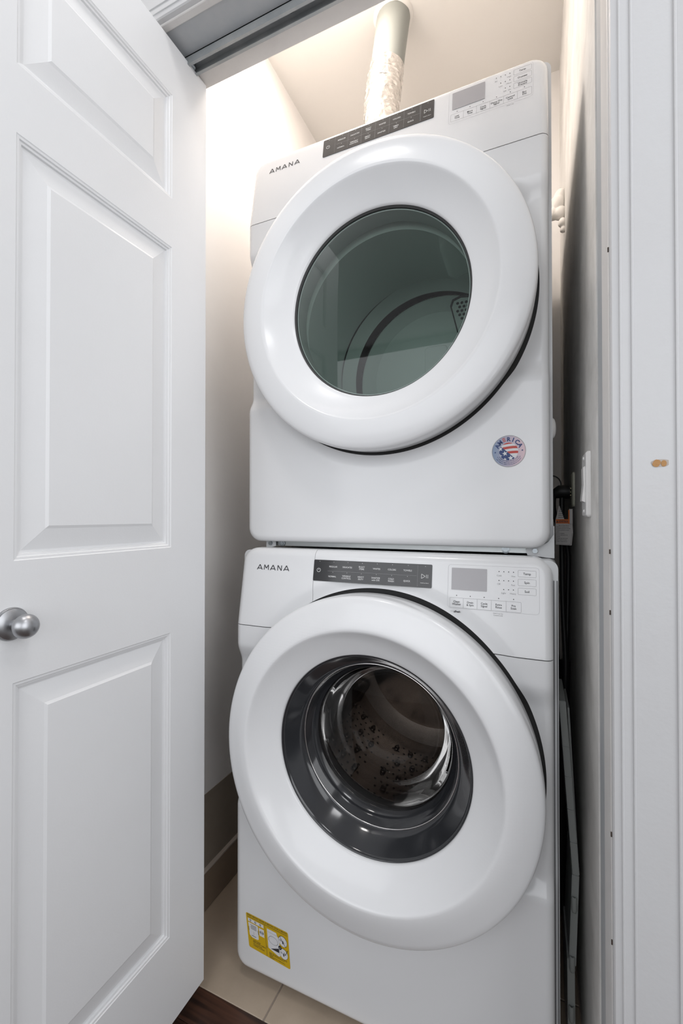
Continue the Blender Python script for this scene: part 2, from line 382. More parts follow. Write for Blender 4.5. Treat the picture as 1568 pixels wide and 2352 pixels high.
# sliding track for the door
tr = empty('door_track', 'grey painted metal channel track screwed under the door head', 'track', (-0.3, 0.75, HZ-0.02))
def cprof(o_, a):
    return o_
bm = bmesh.new()
box(bm, OL, WR, 0.7370, 0.7395, 0.993, HZ-0.0003); box(bm, OL, WR, 0.7635, 0.7660, 0.993, HZ-0.0003); box(bm, OL, WR, 0.7370, 0.7660, HZ-0.003, HZ-0.0005)
box(bm, OL, WR, 0.7395, 0.7430, 0.993, 0.9945); box(bm, OL, WR, 0.7600, 0.7635, 0.993, 0.9945)
obj('channel', bm, 'track', tr)
for xx in (-0.44, -0.05):
    b2 = bmesh.new(); bmesh.ops.create_uvsphere(b2, u_segments=12, v_segments=8, radius=0.0045, matrix=Matrix.Translation((xx, 0.7515, HZ-0.0035)) @ Matrix.Diagonal((1, 1, 0.6, 1)))
    obj('screw', b2, 'bolt', tr, smooth=60)
b2 = tube([(-0.692, 0.7515, 0.999), (-0.692, 0.7515, 1.008)], 0.007, 12); 
o = obj('top_pivot', b2, 'bolt', tr, smooth=40)

# ================================================================== DOOR LEAF (door_1)
DX = -0.692; DT = 0.035; DYa, DYb = 0.285, 0.797; DZ0, DZ1 = -1.057, 0.999
panels = [(0.392, 0.692, 0.666, 0.886), (0.392, 0.692, -0.0655, 0.5635), (0.392, 0.696, -0.872, -0.243)]
bm = bmesh.new()
ysp = [DYa, 0.392, 0.694, DYb]
def fq(y0, y1, z0, z1, x=DX): quad(bm, (x, y0, z0), (x, y1, z0), (x, y1, z1), (x, y0, z1))
# front face: stiles, rails
fq(DYa, 0.392, DZ0, DZ1); 
zs = [DZ0] + [z for p in sorted(panels, key=lambda p: p[2]) for z in (p[2], p[3])] + [DZ1]
for i in range(0, len(zs), 2): fq(0.392, 0.694, zs[i], zs[i+1])
fq(0.694, DYb, DZ0, DZ1)
# edges and back
e = 0.0
quad(bm, (DX, DYb, DZ0), (DX-DT, DYb, DZ0), (DX-DT, DYb, DZ1), (DX, DYb, DZ1))
quad(bm, (DX, DYa, DZ0), (DX, DYa, DZ1), (DX-DT, DYa, DZ1), (DX-DT, DYa, DZ0))
quad(bm, (DX, DYa, DZ1), (DX, DYb, DZ1), (DX-DT, DYb, DZ1), (DX-DT, DYa, DZ1))
quad(bm, (DX, DYa, DZ0), (DX-DT, DYa, DZ0), (DX-DT, DYb, DZ0), (DX, DYb, DZ0))
quad(bm, (DX-DT, DYa, DZ0), (DX-DT, DYa, DZ1), (DX-DT, DYb, DZ1), (DX-DT, DYb, DZ0))
bmesh.ops.remove_doubles(bm, verts=bm.verts, dist=1e-5)
door = obj('door_1', bm, 'doorpaint'); tag(door, kind='structure')
steps = [(0, 0), (0.0015, -0.0012), (0.005, -0.0016), (0.0062, -0.0040), (0.0095, -0.0048), (0.0105, -0.0080), (0.0135, -0.0086), (0.0145, -0.0086), (0.046, -0.0022), (0.0505, 0.0), (0.052, 0.0)]
for (y0, y1, z0, z1) in panels:
    y1 = 0.694
    bm = bmesh.new(); rings = []
    for ins, dep in steps:
        rings.append([bm.verts.new((DX+dep, a, b)) for a, b in ((y0+ins, z0+ins), (y1-ins, z0+ins), (y1-ins, z1-ins), (y0+ins, z1-ins))])
    for a, b in zip(rings, rings[1:]):
        for i in range(4): bm.faces.new((a[i], a[(i+1) % 4], b[(i+1) % 4], b[i]))
    bm.faces.new(rings[-1])
    obj('panel', bm, 'doorpaint', door)
# knob with rose
KY, KZ = 0.389, -0.156
def lathe_x(prof, y, z, n=64):
    bm = bmesh.new(); rings = []
    for r, x in prof:
        r *= 0.69; x = DX+(x-DX)*0.88
        if r < 1e-6: rings.append([bm.verts.new((x, y, z))])
        else: rings.append([bm.verts.new((x, y+r*cos(2*pi*i/n), z+r*sin(2*pi*i/n))) for i in range(n)])
    for a, b in zip(rings, rings[1:]):
        for i in range(n):
            j = (i+1) % n
            if len(b) == 1: bm.faces.new((a[i], a[j], b[0]))
            elif len(a) == 1: bm.faces.new((a[0], b[i], b[j]))
            else: bm.faces.new((a[i], a[j], b[j], b[i]))
    return bm
ks = obj('knob', lathe_x([(0.0105, DX+0.010), (0.0105, DX+0.020), (0.0118, DX+0.0235), (0.0155, DX+0.0265)] +
      [(0.0185+0.0065*sin(t*pi/2) if t < 1 else 0.0250*cos((t-1)*pi/2), DX+0.0275+0.012*t if t < 1 else DX+0.0395+0.0165*sin((t-1)*pi/2)) for t in [i/10 for i in range(0, 20)]] + [(0, DX+0.056)], KY, KZ), 'nickel', door, smooth=50)
obj('rose', lathe_x([(0.0345, DX), (0.0345, DX+0.0025), (0.0330, DX+0.0045), (0.0322, DX+0.0045), (0.0315, DX+0.0065), (0.024, DX+0.0100), (0.014, DX+0.0115), (0.0108, DX+0.0115), (0.0105, DX+0.0125)], KY, KZ), 'nickel', door, smooth=35)

# ================================================================== MACHINES
CXW, CZW = -0.303, -0.4787
W = dict(n='washer', xl=-0.654, xr=0.0325, zb=-1.066, zt=-0.0775, seam=-0.258, D=0.860, cx=-0.303, cz=-0.4787, dy=0.0, asp=1.028,
         up=(-0.302, -0.352), lo=(-0.690, -0.650))
Dr = dict(n='dryer', xl=-0.6645, xr=0.0300, zb=-0.0635, zt=0.925, seam=0.737, D=0.920, cx=-0.3105, cz=0.4607, dy=0.066, asp=1.006,
          up=(0.668, 0.618), lo=(0.262, 0.302))
LEAN = 0.17
W['oz'] = W['cz']-0.0075; Dr['oz'] = Dr['cz']
def sdf(P, x, z, r=0.034):
    cx, cz = (P['xl']+P['xr'])/2, (P['zb']+P['zt'])/2; hx, hz = (P['xr']-P['xl'])/2, (P['zt']-P['zb'])/2
    qx, qz = abs(x-cx)-hx+r, abs(z-cz)-hz+r
    return hypot(max(qx, 0), max(qz, 0)) + min(max(qx, qz), 0) - r
def F(P, x, z):
    y = P['D']
    h = z - P['seam']
    if h > 0: y += LEAN*h
    y += 0.016*min(sm(P['up'][0], P['up'][1], z), sm(P['lo'][0], P['lo'][1], z))
    d = hypot(x-P['cx'], (z-P['cz']+(0.0075 if P['n'] == 'washer' else 0))/P['asp'])
    y += 0.005*(1-sm(0.326, 0.356, d))
    e = -sdf(P, x, z); r = 0.016
    if e < r: y += r - sqrt(max(0, r*r-(r-max(e, 0))**2))
    # bottom edge rolls under a little more
    return y
def front_mesh(P):
    bm = bmesh.new(); N = 560; Ms = [i/26*0.72 for i in range(26)] + [0.72+0.20*i/10 for i in range(10)] + [0.92+0.08*(1-(1-i/12)**1.6) for i in range(13)]
    rings = [[] for _ in Ms]; skirt = []; skirt2 = []
    for i in range(N):
        a = 2*pi*i/N; dx, dz = cos(a), sin(a)*P['asp']; r0 = 0.3235; lo, hi = 0.1, 1.0
        for _ in range(40):
            m_ = (lo+hi)/2
            if sdf(P, P['cx']+dx*m_, P['oz']+dz*m_) < 0: lo = m_
            else: hi = m_
        R = lo; R0 = min(r0, R-0.006)
        for j, s in enumerate(Ms):
            rr = R0 + (R-R0)*s; x, z = P['cx']+dx*rr, P['oz']+dz*rr
            rings[j].append(bm.verts.new((x, F(P, x, z), z)))
        x, z = P['cx']+dx*R, P['oz']+dz*R
        skirt.append(bm.verts.new((x, max(F(P, x, z), P['D']+0.02)+0.016, z)))
    rings.append(skirt)
    for a, b in zip(rings, rings[1:]):
        for i in range(N): bm.faces.new((a[i], a[(i+1) % N], b[(i+1) % N], b[i]))
    return bm
def cut(bm, co, no, keep_pos):
    g = list(bm.verts)+list(bm.edges)+list(bm.faces)
    bmesh.ops.bisect_plane(bm, geom=g, plane_co=co, plane_no=no, clear_outer=not keep_pos, clear_inner=keep_pos)
def thicken(bm, d=0.004):
    """push boundary edges made by seams inward so each shell shows an edge"""
    es = [e_ for e_ in bm.edges if e_.is_boundary]
    r = bmesh.ops.extrude_edge_only(bm, edges=es)
    for v in [g for g in r['geom'] if isinstance(g, bmesh.types.BMVert)]: v.co.y += d

def machine(P, label, cat):
    n = P['n']
    root = empty(n, label, cat, ((P['xl']+P['xr'])/2, P['D']+0.35, (FZ if n == 'washer' else -0.083)))
    D = P['D']
    # cabinet: hollow shell behind the front panels
    xl, xr = P['xl']-0.004, P['xr']+(0.0095 if n == 'washer' else 0.006); zb = P['zb']+0.004; zt = -0.083 if n == 'washer' else P['zt']-0.012
    yb = D+0.70; yf = D+0.042
    bm = bmesh.new(); r = 0.016; out = []
    for (ox, oz, a) in ((xr-r, zt-r, 0), (xl+r, zt-r, 90), (xl+r, zb+0.004, 180), (xr-r, zb+0.004, 270)):
        rr = r if a < 180 else 0.004
        for i in range(7):
            t = radians(a+15*i); out.append((ox+(rr if a < 180 else 0.004)*cos(t)+(0 if a < 180 else (-(r-0.004) if a == 180 else (r-0.004))), oz+rr*sin(t)))
    f0 = [bm.verts.new((x, yf, z)) for x, z in out]; b0 = [bm.verts.new((x, yb, z)) for x, z in out]; L = len(out)
    for i in range(L): bm.faces.new((f0[i], f0[(i+1) % L], b0[(i+1) % L], b0[i]))
    bm.faces.new(b0)
    # front return flange round the opening
    i0 = [bm.verts.new((x+(0.014 if x < -0.3 else -0.014), yf, z+(0.014 if z < (zb+zt)/2 else -0.014))) for x, z in out]
    for i in range(L): bm.faces.new((f0[i], i0[i], i0[(i+1) % L], f0[(i+1) % L]))
    obj('cabinet', bm, 'cab', root, smooth=40)
    # front panels
    sx = lambda x: x
    bm = front_mesh(P); cut(bm, (0, 0, P['seam']-0.0009), (0, 0, 1), False); thicken(bm)
    obj('front_panel', bm, 'enamel', root, smooth=45)
    vx = -0.4545
    bm = front_mesh(P); cut(bm, (0, 0, P['seam']+0.0009), (0, 0, 1), True)
    if n == 'washer':
        b2 = bm.copy(); cut(bm, (vx+0.0005, 0, 0), (1, 0, 0), True); cut(b2, (vx-0.0005, 0, 0), (1, 0, 0), False)
        thicken(bm); thicken(b2)
        con = obj('control_console', bm, 'console', root, smooth=45)
        drw = obj('detergent_drawer', b2, 'console', root, smooth=45)
    else:
        thicken(bm)
        con = obj('control_console', bm, 'console', root, smooth=45); drw = con
    # dark backing seen through the seams and the door gap
    bm = bmesh.new(); ra, rb = [], []
    for i in range(160):
        a = 2*pi*i/160; u, v = cos(a), sin(a)*P['asp']; x, z = P['cx']+0.3255*u, P['oz']+0.3255*v; y_ = F(P, x, z)+0.0055
        ra.append(bm.verts.new((x, y_, z))); rb.append(bm.verts.new((P['cx']+0.29*u, y_+0.004, P['oz']+0.29*v)))
    for i in range(160): bm.faces.new((ra[i], ra[(i+1) % 160], rb[(i+1) % 160], rb[i]))
    obj('door_gap_backing', bm, 'gasket_dark', root)
    # ---------------- door
    cx, cz, asp = P['cx'], P['cz'], P['asp']; Yd = D
    wp = ((lambda r_: (cz-0.0020-0.0055*sm(0.262, 0.312, r_), 1.000+0.028*sm(0.262, 0.312, r_), 0)) if n == 'washer'
          else (lambda r_: (cz+0.0035*(1-sm(0.205, 0.262, r_)), 1.004+0.010*(1-sm(0.205, 0.262, r_)), 0.0085*(1-sm(0.262, 0.312, r_)))))
    ring = [(0.290, 0.004), (0.3165, 0.002), (0.3185, -0.004), (0.3208, -0.040), (0.3208, -0.056), (0.3200, -0.0620), (0.3180, -0.0655), (0.3145, -0.0678),
            (0.306, -0.0710), (0.292, -0.0755), (0.280, -0.0806), (0.270, -0.0829), (0.2650, -0.0838), (0.2610, -0.0840), (0.2585, -0.0828),
            (0.2555, -0.0796), (0.2490, -0.0730), (0.242, -0.0665), (0.232, -0.0585), (0.222, -0.0515), (0.212, -0.0450), (0.2050, -0.0408), (0.2032, -0.0392),
            (0.2020, -0.0372), (0.2018, -0.0300), (0.2018, -0.010)]
    dr = obj('door', lathe(cx, cz, [(r_, Yd+y_) for r_, y_ in ring], 256, warp=wp), 'enamel_grip', root, smooth=60)
    a2 = asp
    if n == 'washer':
        bez_ = [(0.2016, -0.0325), (0.2005, -0.0345), (0.1985, -0.0340), (0.1960, -0.0290), (0.1900, -0.0175), (0.1850, -0.0085), (0.1790, 0.0020), (0.1745, 0.0090), (0.1715, 0.0120), (0.1690, 0.0135)]
        obj('smoked_bezel', lathe(cx, cz, [(r_, Yd+y_) for r_, y_ in bez_], 192, warp=wp), 'bezel', dr, smooth=50)
        bm = bmesh.new(); lathe(cx, cz, [(0.1690+0.0011*cos(t), Yd+0.0135+0.0011*sin(t)) for t in [2*pi*i/8 for i in range(9)]], 192, warp=wp, bm=bm)
        obj('chrome_ring', bm, 'chrome', dr, smooth=80)
        obj('inner_bezel', lathe(cx, cz, [(0.1688, Yd+0.0145), (0.1655, Yd+0.030), (0.1600, Yd+0.042), (0.1540, Yd+0.047), (0.1520, Yd+0.050)], 192, warp=wp), 'bezel', dr, smooth=50)
        bowl = [(0.1520, 0.047), (0.1500, 0.050), (0.1480, 0.060), (0.1450, 0.085), (0.1400, 0.110), (0.1300, 0.135), (0.115, 0.152), (0.090, 0.163), (0.05, 0.168), (0.0, 0.169)]
        obj('glass_bowl', lathe(cx, cz, [(r_, Yd+y_) for r_, y_ in bowl], 128, warp=wp), 'glass_washer', dr, smooth=80)
        obj('cover_lens', lathe(cx, cz, [(0.1490, Yd+0.040), (0.10, Yd+0.033), (0.05, Yd+0.030), (0, Yd+0.029)], 128, warp=wp), 'glass_washer', dr, smooth=80)
        # gasket, drum
        obj('rubber_gasket', lathe(cx, cz, [(0.235, Yd+0.05), (0.205, Yd+0.055), (0.180, Yd+0.075), (0.172, Yd+0.10), (0.178, Yd+0.115), (0.200, Yd+0.120), (0.262, Yd+0.122)], 128), 'gasket', root, smooth=60)
        dm = obj('drum', lathe(cx, cz, [(0.185, Yd+0.123), (0.235, Yd+0.123), (0.258, Yd+0.135), (0.262, Yd+0.16), (0.262, Yd+0.50), (0.250, Yd+0.53), (0.20, Yd+0.545), (0.19, Yd+0.54), (0.08, Yd+0.525), (0, Yd+0.52)], 128), 'steel', root, smooth=40)
        # drum perforations: dark recessed dots and larger embossed drops
        bm = bmesh.new()
        def wall_disc(ang, yy, ru, rv, rad=0.2612):
            vs = []
            for i in range(10):
                t = 2*pi*i/10; aa = ang+ru*cos(t)/rad; vs.append(bm.verts.new((cx+rad*cos(aa), yy+rv*sin(t), cz+rad*sin(aa))))
            bm.faces.new(vs)
        for ia in range(90):
            for iy in range(12):
                if (ia % 10) in (0, 1): continue
                wall_disc(2*pi*ia/90+(iy % 2)*0.035, Yd+0.175+iy*0.028, 0.0034, 0.0034)
        hole = obj('perforation', bm, 'hole', dm); hole['kind'] = 'stuff'
        bm = bmesh.new()
        for ia in range(36):
            if ia % 12 in (0,): continue
            for iy in range(5):
                a = 2*pi*ia/36+(iy % 2)*0.087; yy = Yd+0.20+iy*0.066; rad = 0.2585
                c0 = Vector((cx+rad*cos(a), yy, cz+rad*sin(a)))
                mt = Matrix.Translation(c0) @ Matrix.Rotation(-a, 4, 'Y') @ Matrix.Diagonal((0.005, 0.013, 0.008, 1))
                bmesh.ops.create_uvsphere(bm, u_segments=10, v_segments=6, radius=1, matrix=mt)
        em = obj('drop_embossing', bm, 'steel', dm, smooth=80); em['kind'] = 'stuff'
        for k in range(3):
            a = radians(-38+120*k); bm = bmesh.new(); prev = None
            for j in range(9):
                yy = Yd+0.15+0.36*j/8; h_ = 0.052*min(1, 0.5+j*0.15); row = []
                for (da, hh) in ((-0.16, 0), (-0.10, 0.35), (-0.045, 0.85), (0, 1), (0.045, 0.85), (0.10, 0.35), (0.16, 0)):
                    rr = 0.262-h_*hh; aa = a+da+0.02*sin(j*1.6); row.append(bm.verts.new((cx+rr*cos(aa), yy, cz+rr*sin(aa))))
                if prev:
                    for p_ in range(6): bm.faces.new((prev[p_], prev[p_+1], row[p_+1], row[p_]))
                prev = row
            obj('drum_vane', bm, 'steel', root if False else dm, smooth=60)
    else:
        # window gasket lines, glass, interior
        obj('window_gasket', lathe(cx, cz, [(0.2016, Yd-0.033), (0.2000, Yd-0.031), (0.1985, Yd-0.0305), (0.1985, Yd-0.025)], 192, warp=wp), 'gasket_dark', dr, smooth=40)
        bm = bmesh.new(); lathe(cx, cz, [(0.1965+0.0012*cos(t), Yd-0.026+0.0012*sin(t)) for t in [2*pi*i/8 for i in range(9)]], 192, warp=wp, bm=bm)
        obj('window_rim', bm, 'cab', dr, smooth=80)
        obj('window_glass', lathe(cx, cz, [(0.1988, Yd-0.0275), (0.15, Yd-0.0285), (0.08, Yd-0.0292), (0, Yd-0.0295)], 128, warp=wp), 'glass_dryer', dr, smooth=80)
        obj('window_frame', lathe(cx, cz, [(0.1984, Yd-0.025), (0.1990, Yd+0.02), (0.215, Yd+0.045)], 128, warp=wp), 'frame_grey', dr, smooth=50)
        dm = obj('drum', lathe(cx, cz-0.005, [(0.205, Yd+0.050), (0.240, Yd+0.052), (0.285, Yd+0.062), (0.288, Yd+0.075), (0.288, Yd+0.40), (0.280, Yd+0.43)], 128), 'drum_grey', root, smooth=30)
        rc = (-0.268, 0.428)
        obj('rear_bulkhead', lathe(rc[0]-0.02, rc[1]+0.015, [(0.30, Yd+0.4285), (0.2505, Yd+0.430)], 128), 'drum_grey', dm, smooth=60)
        obj('bulkhead_seam', lathe(rc[0], rc[1], [(0.2512, Yd+0.4275), (0.2492, Yd+0.4310), (0.2476, Yd+0.4280)], 128), 'drum_seam', dm)
        obj('rear_plate', lathe(rc[0], rc[1], [(0.2485, Yd+0.4300), (0.20, Yd+0.4220), (0.195, Yd+0.4185), (0.10, Yd+0.4175), (0, Yd+0.4170)], 128), 'drum_grey', dm, smooth=30)
        # outlet grille with round holes
        gy = Yd+0.4165; GP = [(-0.222, 0.628), (-0.216, 0.645), (-0.195, 0.652), (-0.110, 0.640), (-0.105, 0.50), (-0.125, 0.478), (-0.175, 0.482), (-0.190, 0.498)]
        pr = Print(lambda u, v, l: (u, gy-0.0005-0.0008*l, v), ['drum_grey', 'drum_seam', 'hole'])
        cgx, cgz = -0.162, 0.565
        pr.poly([(cgx+(u-cgx)*1.09, cgz+(v-cgz)*1.09) for u, v in GP], 'drum_seam', 0); pr.poly(GP, 'drum_grey', 1)
        for i in range(9):
            for j in range(13):
                u, v = -0.205+0.0125*i+(j % 2)*0.006-0.0*j, 0.495+0.0118*j
                if u > -0.215+ (0.64-v)*0.22+0.004 and u < -0.112 and v < 0.644: pr.disc(u, v, 0.0044, 'hole', 2, n=8)
        obj_g = pr.make('outlet_grille', dm)
        # pressed rectangle on the rear plate
        bm = bmesh.new(); P2 = rr_pts(-0.305, 0.400, -0.235, 0.520, 0.012)
        for q, (d0, d1) in enumerate((((0, -0.0), (0.003, -0.004)),)):
            c0, c1 = (-0.27, 0.46), None
            a = [bm.verts.new((u, Yd+0.4178, v)) for u, v in P2]; b = [bm.verts.new((-0.27+(u+0.27)*0.92, Yd+0.4140, 0.46+(v-0.46)*0.95)) for u, v in P2]
            for i in range(len(P2)): bm.faces.new((a[i], a[(i+1) % len(P2)], b[(i+1) % len(P2)], b[i]))
            bm.faces.new(b)
        obj('pressed_panel', bm, 'drum_grey', dm)
        for k in range(2):
            a = radians((205, 62)[k]); bm = bmesh.new(); prev = None
            for j in range(12):
                yy = Yd+0.10+0.26*j/11; row = []
                for (da, hh) in ((-0.20, 0), (-0.09, 0.55), (-0.03, 0.95), (0.03, 1), (0.09, 0.6), (0.20, 0)):
                    tp = min(1, j/2.5, (11-j)/2.5); rr = 0.289-0.062*hh*max(0, tp)**0.5; row.append(bm.verts.new((cx+rr*cos(a+da), yy, cz-0.005+rr*sin(a+da))))
                if prev:
                    for p_ in range(5): bm.faces.new((prev[p_], prev[p_+1], row[p_+1], row[p_]))
                prev = row
            obj('drum_vane', bm, 'drum_grey', dm, smooth=60)
    # ---------------- printing on the console
    ox, oz = (0, 0) if n == 'washer' else (-0.0068, 1.0085)
    def mp(u, v, lay): 
        x, z = u+ox, v+oz
        return (x, P['D']+LEAN*(z-P['seam'])-0.0004-0.00035*lay, z)
    PX0, PX1, PZ0, PZ1 = -0.4550, -0.1873, -0.1452, -0.0987
    bm = bmesh.new(); pts = rr_pts(PX0, PZ0, PX1, PZ1, 0.0022)
    a = [bm.verts.new(mp(u, v, 2)) for u, v in pts]; b = [bm.verts.new(mp(u, v, -4)) for u, v in pts]
    for i in range(len(pts)): bm.faces.new((a[i], b[i], b[(i+1) % len(pts)], a[(i+1) % len(pts)]))
    bm.faces.new(a)
    tp = obj('touch_panel', bm, 'black_panel' if n == 'washer' else 'black_panel', con) if False else obj('touch_panel', bm, 'black_panel', con)
    pr = Print(lambda u, v, l: mp(u, v, 3+l), ['print_w', 'print_g'])
    x0, dxp = -0.4068, 0.0338
    if n == 'washer':
        top = ['REGULAR', 'DELICATES', 'BULKY\nITEMS', 'WHITES', 'COLORS', 'TOWELS']; bot = ['NORMAL', 'WRINKLE\nCONTROL', 'HEAVY\nDUTY', 'SANITIZE\nwith OXI', 'COLD\nWASH', 'QUICK']
    else:
        top = ['REGULAR', 'DELICATES', 'BULKY\nITEMS', 'WHITES', 'COLORS', 'TOWELS']; bot = ['NORMAL', 'WRINKLE\nCONTROL', 'HEAVY\nDUTY', 'SANITIZE', 'TIMED\nDRY', 'QUICK']
    ht = 0.0034
    for i in range(6):
        u = x0+dxp*i
        for row, zc in ((top, -0.1125), (bot, -0.1338)):
            ls = row[i].split('\n')
            for j, t in enumerate(ls): pr.text(t, u-(0.001 if row is bot else 0), zc+((len(ls)-1)/2-j)*0.0046, ht, 'print_w', sx=0.95, bold=0.008)
        pr.disc(u+0.001, -0.1024, 0.0006, 'print_w', n=8); pr.disc(u, -0.1245, 0.0006, 'print_w', n=8)
    pr.ring(-0.442, -0.1212, 0.0042, 0.0009, 'print_w', a0=radians(115), a1=radians(425)); pr.line((-0.442, -0.1165), (-0.442, -0.1212), 0.0009, 'print_w')
    pr.disc(-0.4405, -0.1020, 0.0006, 'print_w', n=8); pr.disc(-0.2010, -0.1030, 0.0006, 'print_w', n=8)
    for p_, q_ in (((-0.2085, -0.1180), (-0.2085, -0.1270)), ((-0.2085, -0.1180), (-0.2010, -0.1225)), ((-0.2010, -0.1225), (-0.2085, -0.1270)), ((-0.1985, -0.1190), (-0.1985, -0.1260)), ((-0.1955, -0.1190), (-0.1955, -0.1260))):
        pr.line(p_, q_, 0.0008, 'print_w')
    pr.text('Hold to Start', -0.2020, -0.1357, 0.0022, 'print_w')
    for xx in (-0.2165,): pr.line((xx, PZ0+0.002), (xx, PZ1-0.002), 0.00035, 'print_g')
    if n == 'dryer':
        for i in range(7): pr.line((x0-dxp/2+dxp*i*1.0 if i < 6 else -0.2185, PZ0+0.002), (x0-dxp/2+dxp*i if i < 6 else -0.2185, PZ1-0.002), 0.0003, 'print_g')
    pr.line((-0.42, -0.1222), (-0.2185, -0.1222), 0.0003, 'print_g')
    pr.make('printed_legend', tp)
    # right hand label field
    dsp = obj('display_window', (lambda bm: (bm.faces.new([bm.verts.new(mp(u, v, 1)) for u, v in rr_pts(-0.1483, -0.1447, -0.0818, -0.1025, 0.001)]), bm)[1])(bmesh.new()), 'display', con)
    pr = Print(mp, ['print_k', 'print_g', 'print_l'])
    pr.rrect(-0.1553, -0.1798 if n == 'washer' else -0.1785, 0.0098, -0.0963, 0.006, 0.00035, 'print_l')
    def dots(u0, u1, k, v):
        for i in range(k): pr.disc(u0+(u1-u0)*i/(k-1), v, 0.0009, 'print_k', 1, n=10)
    if n == 'washer':
        dots(-0.0600, -0.0344, 4, -0.1059); dots(-0.0600, -0.0344, 4, -0.1224); dots(-0.0515, -0.0344, 3, -0.1386)
        for t, u, v in (('Cold', -0.0598, -0.1133), ('Hot', -0.0347, -0.1135), ('Off', -0.0605, -0.1290), ('Fast', -0.0350, -0.1297), ('Light', -0.0517, -0.1452), ('Heavy', -0.0352, -0.1453)): pr.text(t, u, v, 0.0030, 'print_g')
        for t, v0 in (('Temp', -0.1140), ('Spin', -0.1300), ('Soil', -0.1462)):
            pr.rrect(-0.0263, v0, 0.0045, v0+0.0120, 0.0015, 0.0004, 'print_g'); pr.text(t, -0.011, v0+0.0060, 0.0040, 'print_k', bold=0.01)
        ed = [-0.1508, -0.1250, -0.0993, -0.0735, -0.0471, -0.0211]; names = ['Clean\nWasher', 'Drain\n& Spin', 'Cycle\nSignal', 'Extra\nRinse', 'Pre\nSoak']
        pr.rrect(ed[0], -0.1787, ed[-1], -0.1600, 0.0015, 0.0004, 'print_g')
        for i, t in enumerate(names):
            if i: pr.line((ed[i], -0.1787), (ed[i], -0.1600), 0.0004, 'print_g')
            for j, q in enumerate(t.split('\n')): pr.text(q, (ed[i]+ed[i+1])/2, -0.1672-0.0048*j, 0.0037, 'print_k', bold=0.008)
            pr.disc((ed[i]+ed[i+1])/2, -0.1556, 0.0009, 'print_k', n=10)
        pr.text('with', -0.1466, -0.1857, 0.0022, 'print_g'); pr.text('affresh', -0.1365, -0.1860, 0.0036, 'print_k', bold=0.035, sx=0.9)
        pr.text('Hold 3 sec for', -0.0611, -0.1834, 0.0021, 'print_g', bold=0.01); pr.text('Control Lock', -0.0611, -0.1868, 0.0021, 'print_g', bold=0.01)
    else:
        dots(-0.0595, -0.0335, 4, -0.1056); dots(-0.0508, -0.0335, 3, -0.1216); dots(-0.0420, -0.0335, 2, -0.1376)
        for t, u, v in (('Air', -0.0598, -0.1128), ('High', -0.0347, -0.1128), ('Less', -0.0510, -0.1285), ('More', -0.0350, -0.1285), ('Off', -0.0430, -0.1445), ('On', -0.0340, -0.1445)): pr.text(t, u, v, 0.0030, 'print_g')
        for t, v0 in (('Temp', -0.1140), ('Dryness', -0.1300), ('Wrinkle\nPrevent', -0.1462)):
            pr.rrect(-0.0263, v0, 0.0070, v0+0.0125, 0.0015, 0.0004, 'print_g')
            ls = t.split('\n')
            for j, q in enumerate(ls): pr.text(q, -0.0097, v0+0.0062+((len(ls)-1)/2-j)*0.0045, 0.0037, 'print_k', bold=0.01)
        ed = [-0.1508+0.0263*i for i in range(7)]; names = ['Less\nTime', 'More\nTime', 'Cycle\nSignal', 'Damp Dry\nSignal', 'Control\nLock', 'Eco\nDry']
        pr.rrect(ed[0], -0.1730, ed[-1], -0.1555, 0.0015, 0.0004, 'print_g')
        for i, t in enumerate(names):
            if i: pr.line((ed[i], -0.1730), (ed[i], -0.1555), 0.0004, 'print_g')
            for j, q in enumerate(t.split('\n')): pr.text(q, (ed[i]+ed[i+1])/2, -0.1622-0.0046*j, 0.0036, 'print_k', bold=0.01)
            pr.disc((ed[i]+ed[i+1])/2, -0.1512, 0.0009, 'print_k', n=10)
        pr.text('Hold 3 sec', (ed[4]+ed[5])/2, -0.1815, 0.0022, 'print_g', bold=0.01)
    pr.make('button_legend', con)
    pr = Print(lambda u, v, l: mp(u, v, 1), ['print_k'])
    for i, ch in enumerate('AMANA'):
        u = -0.6030+0.0785*i/4.0*0.93 + 0.0035
        zc = -0.1218 if n == 'washer' else -0.1290
        h_ = 0.0118
        if n == 'dryer': u -= 0.0
        if ch == 'A':
            pr.line((u-0.0070, zc-h_/2), (u, zc+h_/2), 0.0019, 'print_k'); pr.line((u+0.0070, zc-h_/2), (u, zc+h_/2), 0.0019, 'print_k'); pr.line((u-0.0045, zc-h_*0.24), (u+0.0052, zc-h_*0.24), 0.0016, 'print_k')
        elif ch == 'M':
            for p_, q_ in (((-0.0060, -1), (-0.0052, 1)), ((-0.0052, 1), (0, -0.35)), ((0, -0.35), (0.0052, 1)), ((0.0052, 1), (0.0060, -1))): pr.line((u+p_[0], zc+p_[1]*h_/2), (u+q_[0], zc+q_[1]*h_/2), 0.0018, 'print_k')
        else:
            for p_, q_ in (((-0.0050, -1), (-0.0050, 1)), ((-0.0050, 1), (0.0050, -1)), ((0.0050, -1), (0.0050, 1))): pr.line((u+p_[0], zc+p_[1]*h_/2), (u+q_[0], zc+q_[1]*h_/2), 0.0018, 'print_k')
    pr.make('brand_lettering', drw)
    return root, con

